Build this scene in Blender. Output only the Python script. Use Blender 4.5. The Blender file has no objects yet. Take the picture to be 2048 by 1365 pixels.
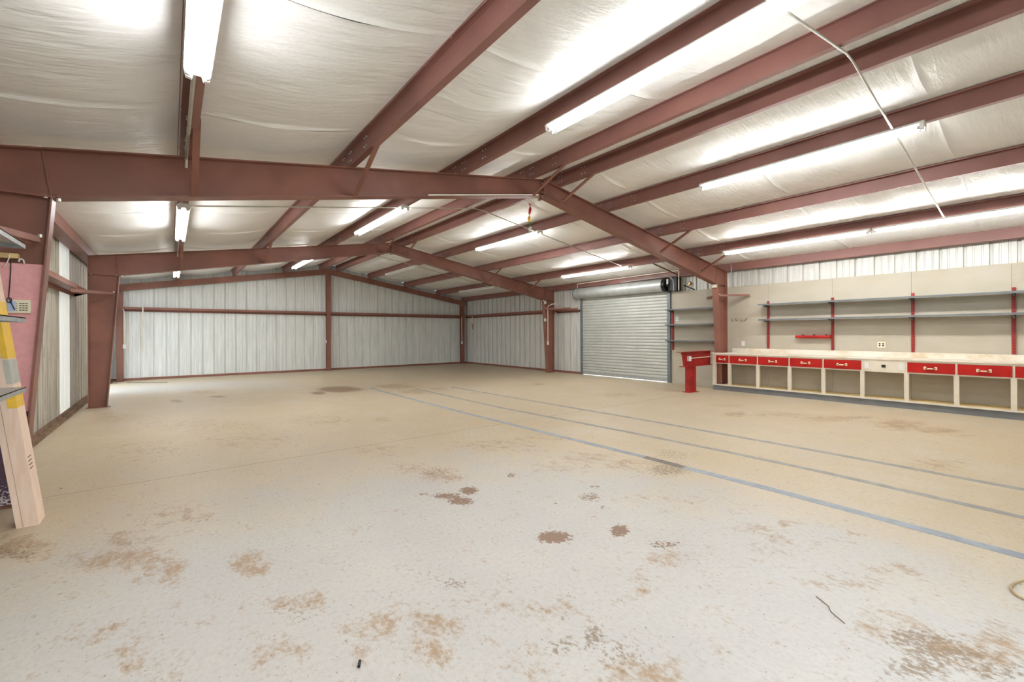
import bpy, math, random
import numpy as np
from mathutils import Vector

random.seed(7)
rng = np.random.default_rng(7)
scene = bpy.context.scene
col = scene.collection

# ------------------------------------------------------------------ camera
FPX, YAW, ROLL, HORIZON = 879.96, 37.8415, 0.2303, 667.3
cam_d = bpy.data.cameras.new('camera')
cam_d.sensor_fit = 'HORIZONTAL'
cam_d.sensor_width = 36.0
cam_d.lens = FPX * 36.0 / 2048.0
cam_d.shift_y = -(682.5 - HORIZON) / 2048.0
cam_d.clip_start = 0.02
cam_d.clip_end = 300
cam = bpy.data.objects.new('camera', cam_d)
col.objects.link(cam)
cam.location = (1.4035, 0.0, 1.3608)
a_, r_ = math.radians(YAW), math.radians(ROLL)
fw = Vector((math.sin(a_), math.cos(a_), 0))
rt = Vector((math.cos(a_), -math.sin(a_), 0))
up = Vector((0, 0, 1))
rt2 = rt * math.cos(r_) - up * math.sin(r_)
up2 = up * math.cos(r_) + rt * math.sin(r_)
from mathutils import Matrix
cam.rotation_euler = Matrix((rt2, up2, -fw)).transposed().to_euler()
scene.camera = cam

# ------------------------------------------------------------------ world, exposure
SKY = 1.6
TUBE = 20.5
w = bpy.data.worlds.new('sky')
scene.world = w
w.use_nodes = True
bgn = w.node_tree.nodes['Background']
bgn.inputs[0].default_value = (0.84, 0.93, 1.0, 1)
bgn.inputs[1].default_value = SKY
scene.view_settings.view_transform = 'Standard'
scene.view_settings.look = 'None'
scene.view_settings.exposure = 1.3
scene.view_settings.gamma = 1.0
scene.view_settings.use_curve_mapping = False
scene.cycles.diffuse_bounces = 5
scene.cycles.glossy_bounces = 2
scene.cycles.max_bounces = 5
scene.cycles.adaptive_threshold = 0.05
scene.cycles.sample_clamp_indirect = 6.0

# ------------------------------------------------------------------ material helpers
def lin(c):
    return tuple((v / 255 / 12.92) if v / 255 <= 0.04045 else ((v / 255 + 0.055) / 1.055) ** 2.4 for v in c)

class NT:
    def __init__(s, name):
        s.m = bpy.data.materials.new(name)
        s.m.use_nodes = True
        s.t = s.m.node_tree
        s.b = s.t.nodes['Principled BSDF']
        s.out = s.t.nodes['Material Output']
        s._tc = None
    def n(s, typ, **kw):
        nd = s.t.nodes.new(typ)
        for k, v in kw.items():
            setattr(nd, k, v)
        return nd
    def l(s, a, b):
        s.t.links.new(a, b)
    def co(s, kind='Object', scale=(1, 1, 1)):
        if s._tc is None:
            s._tc = s.n('ShaderNodeTexCoord')
        mp = s.n('ShaderNodeMapping')
        mp.inputs['Scale'].default_value = scale
        s.l(s._tc.outputs[kind], mp.inputs[0])
        return mp.outputs[0]
    def wco(s, scale=(1, 1, 1)):
        g = s.n('ShaderNodeNewGeometry')
        mp = s.n('ShaderNodeMapping')
        mp.inputs['Scale'].default_value = scale
        s.l(g.outputs['Position'], mp.inputs[0])
        return mp.outputs[0]
    def noise(s, vec, scale=5, detail=4, rough=0.55, dist=0.0):
        nd = s.n('ShaderNodeTexNoise')
        nd.inputs['Scale'].default_value = scale
        nd.inputs['Detail'].default_value = detail
        nd.inputs['Roughness'].default_value = rough
        nd.inputs['Distortion'].default_value = dist
        s.l(vec, nd.inputs['Vector'])
        return nd.outputs['Fac']
    def ramp(s, fac, lo, hi, a=0.0, b=1.0):
        nd = s.n('ShaderNodeMapRange')
        nd.inputs[1].default_value = lo
        nd.inputs[2].default_value = hi
        nd.inputs[3].default_value = a
        nd.inputs[4].default_value = b
        nd.interpolation_type = 'SMOOTHSTEP'
        s.l(fac, nd.inputs[0])
        return nd.outputs[0]
    def mix(s, fac, a, b):
        nd = s.n('ShaderNodeMix', data_type='RGBA')
        for sock, v in ((nd.inputs[0], fac), (nd.inputs[6], a), (nd.inputs[7], b)):
            if hasattr(v, 'links'):
                s.l(v, sock)
            elif isinstance(v, (tuple, list)):
                sock.default_value = tuple(v)[:3] + (1,)
            else:
                sock.default_value = v
        return nd.outputs[2]
    def math(s, op, a, b=0.0):
        nd = s.n('ShaderNodeMath', operation=op)
        for sock, v in ((nd.inputs[0], a), (nd.inputs[1], b)):
            if hasattr(v, 'links'):
                s.l(v, sock)
            else:
                sock.default_value = v
        return nd.outputs[0]
    def base(s, v):
        if hasattr(v, 'links'):
            s.l(v, s.b.inputs['Base Color'])
        else:
            s.b.inputs['Base Color'].default_value = tuple(v)[:3] + (1,)
    def bump(s, h, strength=0.3, dist=0.01):
        nd = s.n('ShaderNodeBump')
        nd.inputs['Strength'].default_value = strength
        nd.inputs['Distance'].default_value = dist
        s.l(h, nd.inputs['Height'])
        s.l(nd.outputs[0], s.b.inputs['Normal'])
    def props(s, rough=0.5, metal=0.0, spec=0.5):
        s.b.inputs['Roughness'].default_value = rough
        s.b.inputs['Metallic'].default_value = metal
        s.b.inputs['Specular IOR Level'].default_value = spec

def paint(name, rgb, var=0.12, scale=3.0, rough=0.5, metal=0.0, spec=0.4, speck=None, stretch=(1, 1, 1)):
    t = NT(name)
    c = lin(rgb)
    f = t.ramp(t.noise(t.wco(stretch), scale, 2, 0.6), 0.3, 0.7)
    out = t.mix(f, tuple(v * (1 - var) for v in c), tuple(min(1, v * (1 + var)) for v in c))
    if speck:
        g = t.ramp(t.noise(t.wco(stretch), scale * 9, 1, 0.6), 0.60, 0.70)
        out = t.mix(t.math('MULTIPLY', g, speck[1]), out, lin(speck[0]))
    t.base(out)
    t.props(rough, metal, spec)
    return t.m

M = {}
M['steel'] = paint('red_oxide_steel', (136, 90, 75), 0.14, 1.8, 0.42, 0.0, 0.45, ((136, 84, 62), 0.25))
M['steel_pale'] = paint('red_oxide_purlin', (140, 97, 88), 0.10, 1.5, 0.45, 0.0, 0.45)
M['bolt'] = paint('zinc_bolt', (205, 203, 196), 0.1, 30, 0.35, 0.6)
M['galv'] = paint('galvanised_steel', (176, 178, 176), 0.12, 14, 0.4, 0.6)
M['conduit'] = paint('conduit_steel', (190, 188, 178), 0.08, 12, 0.4, 0.4)
M['white_enamel'] = paint('white_enamel', (232, 232, 226), 0.04, 6, 0.35)
M['red'] = paint('red_paint', (172, 32, 26), 0.10, 4, 0.5, 0, 0.2)
M['red_upright'] = paint('upright_red_paint', (158, 46, 42), 0.10, 4, 0.45, 0, 0.4)
M['red_dark'] = paint('worn_red_paint', (158, 38, 34), 0.15, 6, 0.5, 0, 0.3, ((90, 40, 34), 0.4))
M['grey'] = paint('grey_paint', (116, 118, 120), 0.08, 5, 0.55, 0, 0.3)
M['grey_shelf'] = paint('grey_shelf_paint', (108, 111, 113), 0.08, 5, 0.45, 0, 0.4)
M['cream_trim'] = paint('cream_trim_paint', (218, 209, 190), 0.05, 4, 0.5)
M['cream_pipe'] = paint('cream_pipe', (226, 217, 200), 0.05, 6, 0.45)
M['black'] = paint('black_part', (26, 26, 28), 0.2, 20, 0.5)
M['dark_grey'] = paint('dark_gear', (62, 60, 58), 0.3, 25, 0.5, 0.3)
M['brass'] = paint('brass', (170, 130, 80), 0.1, 30, 0.35, 0.7)
M['handle'] = paint('cream_handle', (238, 226, 200), 0.06, 30, 0.35)
M['plate'] = paint('cream_plate', (232, 224, 196), 0.03, 20, 0.4)
M['plate_white'] = paint('white_plate', (226, 224, 220), 0.03, 20, 0.4)
M['blue_panel'] = paint('pale_blue_display', (176, 192, 222), 0.03, 20, 0.3)
M['dark_slot'] = paint('dark_slot', (44, 38, 34), 0.1, 20, 0.6)
M['pink'] = paint('pink_board', (230, 172, 172), 0.05, 30, 0.75, 0, 0.2, ((214, 140, 146), 0.5))
M['yellow'] = paint('yellow_tape', (226, 184, 62), 0.06, 20, 0.5)
M['wood'] = paint('pale_wood', (222, 196, 138), 0.1, 20, 0.6)
M['sill'] = paint('dirty_sill', (128, 104, 82), 0.3, 5, 0.8, 0, 0.2, ((84, 62, 46), 0.6))
M['hood'] = paint('rolled_hood_steel', (178, 182, 178), 0.08, 5, 0.38, 0.35)
M['curtain'] = paint('shutter_steel', (184, 186, 179), 0.05, 3, 0.45, 0.15, 0.4)
M['track'] = paint('track_steel', (118, 122, 126), 0.1, 6, 0.45, 0.4)
M['rust_pipe'] = paint('rust_strut', (104, 66, 52), 0.15, 8, 0.6)
M['tan_rope'] = paint('tan_hose', (170, 146, 108), 0.12, 60, 0.7)
M['dark_wire'] = paint('dark_wire', (52, 44, 40), 0.2, 40, 0.6)
M['white_wire'] = paint('white_wire', (226, 218, 208), 0.05, 40, 0.5)
M['twig'] = paint('brown_twig', (122, 98, 70), 0.2, 60, 0.8)
M['unlit'] = paint('unlit_tube', (228, 228, 222), 0.02, 10, 0.3)
for k, c in dict(ribbon_red=(196, 40, 52), ribbon_orange=(232, 122, 52), ribbon_yellow=(240, 200, 60), ribbon_green=(50, 140, 90), ribbon_white=(214, 226, 214)).items():
    M[k] = paint(k, c, 0.05, 30, 0.6)

def mat_sheet(lo=(216, 219, 215), hi=(230, 232, 228)):
    t = NT('wall_sheet_steel')
    f = t.ramp(t.noise(t.wco((5, 5, 0.5)), 2.2, 2, 0.6), 0.35, 0.7)
    c = t.mix(f, lin(lo), lin(hi))
    s = t.ramp(t.noise(t.wco((9, 9, 0.7)), 3.0, 2, 0.7), 0.58, 0.75)
    c = t.mix(t.math('MULTIPLY', s, 0.25), c, lin((160, 155, 140)))
    t.base(c)
    t.props(0.42, 0.1, 0.45)
    return t.m
M['sheet'] = mat_sheet()
M['sheet_right'] = mat_sheet((204, 204, 197), (217, 217, 210))

def mat_dirty():
    t = NT('stained_sheet_steel')
    f = t.ramp(t.noise(t.wco((7, 7, 0.35)), 2.6, 6, 0.7), 0.3, 0.7)
    c = t.mix(f, lin((150, 142, 128)), lin((196, 190, 176)))
    s = t.ramp(t.noise(t.wco((6, 6, 1.4)), 1.6, 6, 0.75), 0.54, 0.66)
    c = t.mix(t.math('MULTIPLY', s, 0.6), c, lin((112, 98, 80)))
    t.base(c)
    t.props(0.6, 0.05, 0.3)
    return t.m
M['dirty'] = mat_dirty()

def mat_translucent():
    t = NT('translucent_fibreglass')
    f = t.ramp(t.noise(t.wco((5, 5, 0.5)), 2.0, 5, 0.6), 0.35, 0.7)
    c = t.mix(f, lin((236, 232, 222)), lin((248, 247, 242)))
    t.base(c)
    t.props(0.5, 0, 0.3)
    tr = t.n('ShaderNodeBsdfTranslucent')
    tr.inputs[0].default_value = (0.9, 0.92, 0.92, 1)
    mx = t.n('ShaderNodeMixShader')
    mx.inputs[0].default_value = 0.14
    t.l(t.b.outputs[0], mx.inputs[1])
    t.l(tr.outputs[0], mx.inputs[2])
    t.l(mx.outputs[0], t.out.inputs[0])
    return t.m
M['translucent'] = mat_translucent()

def mat_insulation():
    t = NT('white_vinyl_insulation')
    t.base(lin((243, 243, 241)))
    t.props(0.38, 0, 0.5)
    wr = t.noise(t.wco((1.3, 6.5, 1.3)), 3.2, 3, 0.6)
    wr2 = t.noise(t.wco((1.0, 2.0, 1)), 2.0, 1, 0.5)
    h = t.math('ADD', wr, t.math('MULTIPLY', wr2, 1.5))
    t.bump(h, 0.5, 0.03)
    return t.m
M['insulation'] = mat_insulation()

def mat_plywood():
    t = NT('cream_painted_plywood')
    f = t.ramp(t.noise(t.wco((1, 1.2, 2.2)), 1.3, 2, 0.6), 0.3, 0.7)
    c = t.mix(f, lin((180, 172, 153)), lin((187, 180, 164)))
    g = t.ramp(t.noise(t.wco((1, 0.6, 26)), 2.0, 1, 0.5), 0.5, 0.8)
    c = t.mix(t.math('MULTIPLY', g, 0.22), c, lin((198, 180, 150)))
    s = t.ramp(t.noise(t.wco((1, 9, 14)), 2.2, 1, 0.5), 0.78, 0.82)
    c = t.mix(t.math('MULTIPLY', s, 0.6), c, lin((130, 112, 90)))
    t.base(c)
    t.props(0.55, 0, 0.3)
    return t.m
M['plywood'] = mat_plywood()

def mat_counter():
    t = NT('worn_white_laminate')
    f = t.ramp(t.noise(t.wco((3, 0.8, 1)), 2.4, 6, 0.7), 0.45, 0.75)
    t.base(t.mix(f, lin((233, 226, 212)), lin((206, 182, 140))))
    t.props(0.45, 0, 0.4)
    return t.m
M['counter'] = mat_counter()

def mat_cardboard():
    t = NT('cardboard')
    f = t.ramp(t.noise(t.wco((12, 12, 1.2)), 3, 5, 0.6), 0.3, 0.7)
    t.base(t.mix(f, lin((222, 194, 172)), lin((230, 208, 190))))
    t.props(0.8, 0, 0.2)
    return t.m
M['cardboard'] = mat_cardboard()

def mat_purple():
    t = NT('flaking_purple_paint')
    g = t.n('ShaderNodeNewGeometry')
    sp = t.n('ShaderNodeSeparateXYZ')
    t.l(g.outputs['Position'], sp.inputs[0])
    low = t.ramp(sp.outputs[2], 0.26, 0.04)
    nz = t.noise(t.wco(), 70, 3, 0.6)
    k = t.ramp(t.math('ADD', nz, t.math('MULTIPLY', low, 0.12)), 0.60, 0.63)
    t.base(t.mix(t.math('MULTIPLY', k, low), lin((98, 76, 94)), lin((226, 222, 226))))
    t.props(0.6, 0, 0.3)
    return t.m
M['purple'] = mat_purple()

def mat_tape(name, rgb, wear):
    t = NT(name)
    f = t.ramp(t.noise(t.wco(), 5, 5, 0.7), 0.35, 0.7)
    c = t.mix(f, lin(rgb), lin(tuple(min(255, v + 22) for v in rgb)))
    s = t.ramp(t.noise(t.wco((1.0, 0.5, 1)), 9, 6, 0.75), 0.58, 0.68)
    c = t.mix(t.math('MULTIPLY', s, wear), c, lin((205, 192, 165)))
    t.base(c)
    t.props(0.6, 0, 0.3)
    return t.m
M['tape_blue'] = mat_tape('blue_grey_tape', (140, 146, 154), 0.3)
M['tape_grey'] = mat_tape('grey_tape', (140, 138, 133), 0.45)
M['tape_dark'] = mat_tape('bare_dark_tape', (110, 104, 98), 0.2)

def mat_floor():
    t = NT('stained_concrete')
    P = t.wco()
    at = t.n('ShaderNodeAttribute', attribute_name='stain_daylight')
    sp = t.n('ShaderNodeSeparateColor')
    t.l(at.outputs['Color'], sp.inputs[0])
    n1 = t.noise(t.wco((1.7, 1, 1)), 6, 5, 0.72)
    n2 = t.noise(t.wco((1.25, 0.9, 1)), 36, 4, 0.72)
    n3 = t.noise(t.wco((1.2, 1, 1)), 1.3, 5, 0.68)
    dust_daylight = t.ramp(t.math('ADD', at.outputs['Alpha'], t.math('MULTIPLY', t.math('SUBTRACT', n3, 0.5), 1.5)), 0.10, 0.95)  # warm tint: clay dust, with cool daylight areas painted in as less tint
    c = t.mix(dust_daylight, lin((184, 181, 176)), lin((190, 172, 140)))
    cl = t.ramp(t.math('ADD', n3, t.math('MULTIPLY', n1, 0.5)), 0.60, 0.95)
    c = t.mix(t.math('MULTIPLY', cl, 0.4), c, lin((198, 194, 186)))
    tan = t.ramp(t.math('ADD', t.math('ADD', t.math('MULTIPLY', sp.outputs[1], 0.8), t.math('MULTIPLY', n2, 1.7)), t.math('MULTIPLY', n1, 3.0)), 2.46, 3.35)
    c = t.mix(t.math('MULTIPLY', tan, 0.9), c, lin((158, 131, 102)))
    grit = t.ramp(t.math('ADD', sp.outputs[2], t.math('MULTIPLY', t.math('SUBTRACT', n2, 0.5), 3.4)), 0.45, 1.1)
    c = t.mix(t.math('MULTIPLY', grit, 0.8), c, lin((124, 102, 78)))
    peel = t.ramp(t.math('ADD', sp.outputs[0], t.math('MULTIPLY', t.math('SUBTRACT', n2, 0.5), 3.0)), 0.50, 0.62)
    c = t.mix(t.math('MULTIPLY', peel, 0.9), c, lin((122, 90, 66)))
    pit = t.ramp(t.noise(P, 55, 1, 0.5), 0.735, 0.76)
    c = t.mix(t.math('MULTIPLY', pit, 0.75), c, lin((110, 92, 76)))
    fine = t.ramp(n2, 0.42, 0.62)
    c = t.mix(t.math('MULTIPLY', fine, 0.16), c, lin((150, 132, 108)))
    t.base(c)
    t.props(0.5, 0, 0.35)
    return t.m
M['floor'] = mat_floor()

def mat_tube():
    t = NT('lit_fluorescent_tube')
    t.base((0.9, 0.9, 0.88))
    t.b.inputs['Emission Color'].default_value = (0.975, 0.985, 1.0, 1)
    t.b.inputs['Emission Strength'].default_value = TUBE
    return t.m
M['tube'] = mat_tube()
M['tube'].cycles.emission_sampling = 'FRONT'
M['ground'] = paint('outdoor_gravel', (176, 172, 160), 0.15, 2, 0.9)
M['roof'] = paint('roof_sheet', (70, 68, 66), 0.05, 2, 0.6)

# ------------------------------------------------------------------ mesh helpers
WL = {}

class MB:
    def __init__(s):
        s.v, s.f = [], []
    def add(s, vs, fs):
        o = len(s.v)
        s.v += [tuple(map(float, v)) for v in vs]
        s.f += [tuple(i + o for i in f) for f in fs]
        return s
    def box(s, x0, x1, y0, y1, z0, z1):
        x0, x1 = min(x0, x1), max(x0, x1); y0, y1 = min(y0, y1), max(y0, y1); z0, z1 = min(z0, z1), max(z0, z1)
        vs = [(x0, y0, z0), (x1, y0, z0), (x1, y1, z0), (x0, y1, z0), (x0, y0, z1), (x1, y0, z1), (x1, y1, z1), (x0, y1, z1)]
        return s.add(vs, [(3, 2, 1, 0), (4, 5, 6, 7), (0, 1, 5, 4), (1, 2, 6, 5), (2, 3, 7, 6), (3, 0, 4, 7)])
    def prism(s, poly, axis, lo, hi):
        """poly in the two other axes (in x,y,z order), extruded along axis."""
        def mk(p, h):
            q = list(p); q.insert(axis, h); return q
        n = len(poly)
        vs = [mk(p, lo) for p in poly] + [mk(p, hi) for p in poly]
        fs = [tuple(range(n))[::-1], tuple(range(n, 2 * n))]
        fs += [(i, (i + 1) % n, n + (i + 1) % n, n + i) for i in range(n)]
        return s.add(vs, fs)
    def cyl(s, p0, p1, r, n=12, r2=None):
        return s.tube([p0, p1], r, n, r2)
    def tube(s, pts, r, n=8, r2=None):
        pts = [Vector(p) for p in pts]
        k = len(pts)
        prev = None
        vs, fs = [], []
        for i, p in enumerate(pts):
            d = (pts[min(i + 1, k - 1)] - pts[max(i - 1, 0)]).normalized()
            if prev is None:
                ref = Vector((0, 0, 1)) if abs(d.z) < 0.9 else Vector((1, 0, 0))
                u = d.cross(ref).normalized()
            else:
                u = (prev - d * prev.dot(d)).normalized()
            prev = u
            v = d.cross(u)
            rad = r if r2 is None else r + (r2 - r) * i / (k - 1)
            for j in range(n):
                a = 2 * math.pi * j / n
                vs.append(p + u * (rad * math.cos(a)) + v * (rad * math.sin(a)))
        for i in range(k - 1):
            for j in range(n):
                fs.append((i * n + j, i * n + (j + 1) % n, (i + 1) * n + (j + 1) % n, (i + 1) * n + j))
        fs.append(tuple(range(n))[::-1])
        fs.append(tuple(range((k - 1) * n, k * n)))
        return s.add(vs, fs)
    def bar(s, p0, p1, w, h, upv=(0, 0, 1)):
        p0, p1 = Vector(p0), Vector(p1)
        d = (p1 - p0).normalized()
        u = d.cross(Vector(upv)).normalized() * (w / 2)
        v = u.cross(d).normalized() * (h / 2)
        vs = []
        for p in (p0, p1):
            vs += [p - u - v, p + u - v, p + u + v, p - u + v]
        return s.add(vs, [(0, 1, 2, 3), (7, 6, 5, 4), (0, 4, 5, 1), (1, 5, 6, 2), (2, 6, 7, 3), (3, 7, 4, 0)])
    def angle(s, p0, p1, wd, th, upv=(0, 0, 1)):
        """an L-section between two points"""
        p0, p1 = Vector(p0), Vector(p1)
        d = (p1 - p0).normalized()
        u = d.cross(Vector(upv)).normalized()
        v = u.cross(d).normalized()
        s.bar(p0 + v * (wd / 2), p1 + v * (wd / 2), th, wd, upv)
        s.bar(p0 + u * (wd / 2), p1 + u * (wd / 2), wd, th, upv)
        return s
    def build(s, name, mat, parent=None, origin=None, smooth=False):
        A = np.array(s.v)
        if origin is None:
            lo, hi = A.min(0), A.max(0)
            origin = ((lo[0] + hi[0]) / 2, (lo[1] + hi[1]) / 2, lo[2])
        origin = np.array(origin, float)
        me = bpy.data.meshes.new(name)
        me.from_pydata((A - origin).tolist(), [], s.f)
        me.update()
        import bmesh
        bm = bmesh.new(); bm.from_mesh(me)
        bmesh.ops.recalc_face_normals(bm, faces=bm.faces)
        bm.to_mesh(me); bm.free()
        if smooth:
            me.polygons.foreach_set('use_smooth', [True] * len(me.polygons))
            if smooth == 'auto':
                me.set_sharp_from_angle(angle=math.radians(40))
        me.materials.append(M[mat])
        return place(name, me, origin, parent)

def place(name, me, origin, parent=None):
    o = bpy.data.objects.new(name, me)
    col.objects.link(o)
    origin = np.array(origin, float)
    if parent is not None:
        o.parent = parent
        o.location = origin - WL[parent.name]
    else:
        o.location = origin
    WL[o.name] = origin
    return o

def tag(o, label, cat, group=None):
    o['label'] = label
    o['category'] = cat
    if group:
        o['group'] = group
    return o

def thing(name, label, cat, loc, group=None):
    o = bpy.data.objects.new(name, None)
    o.empty_display_size = 0.1
    col.objects.link(o)
    o.location = loc
    WL[o.name] = np.array(loc, float)
    return tag(o, label, cat, group)

def struct(o):
    o['kind'] = 'structure'
    return o

def struct_empty(name, loc=(0, 0, 0)):
    o = bpy.data.objects.new(name, None)
    col.objects.link(o)
    o.location = loc
    WL[o.name] = np.array(loc, float)
    return struct(o)

def copy_tree(o, delta, parent=None):
    c = o.copy()
    col.objects.link(c)
    if parent is None:
        c.location = Vector(o.location) + Vector(delta)
    else:
        c.parent = parent
    WL[c.name] = WL[o.name] + np.array(delta, float)
    for ch in list(o.children):
        copy_tree(ch, delta, c)
    return c

BOLT = None
def bolt(parent, p, axis=1, r=0.013, mat='bolt'):
    """small hex bolt head, mesh shared"""
    global BOLT
    if BOLT is None:
        BOLT = {}
    key = (axis, r, mat)
    if key not in BOLT:
        h = 0.012
        lo = [0, 0, 0]; hi = [0, 0, 0]
        lo[axis] = -h; hi[axis] = h
        b = MB().cyl(lo, hi, r, 6)
        me = bpy.data.meshes.new('bolt')
        me.from_pydata(b.v, [], b.f)
        me.materials.append(M[mat])
        BOLT[key] = me
    return place('bolt', BOLT[key], p, parent)

# ------------------------------------------------------------------ dimensions
W = 12.19           # inside width
RX = W / 2          # ridge
YF, YE = -0.943, 17.37   # front and gable wall sheets
YA, YB = 5.25, 11.30     # the two rigid frames
SL = 0.1637
def mir(x):
    return x if x < RX else W - x
def ztop(x):
    return 2.835 + SL * (mir(x) - 0.2)      # top of rafters
PD = 0.2                                    # purlin depth
def zroof(x):
    return ztop(x) + PD
PURL = [1.53, 3.05, 4.57, 5.79, W - 5.79, W - 4.57, W - 3.05, W - 1.53]
ORD = ['first', 'second', 'third', 'fourth']
def purl_words(i):
    return (ORD[i] + ' up from the stained-wall eave') if i < 4 else (ORD[7 - i] + ' up from the workbench-wall eave')
BAYS = [(YF, YA, 'workbench bay'), (YA, YB, 'roll-up door bay'), (YB, YE - 0.02, 'gable-end bay')]
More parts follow.
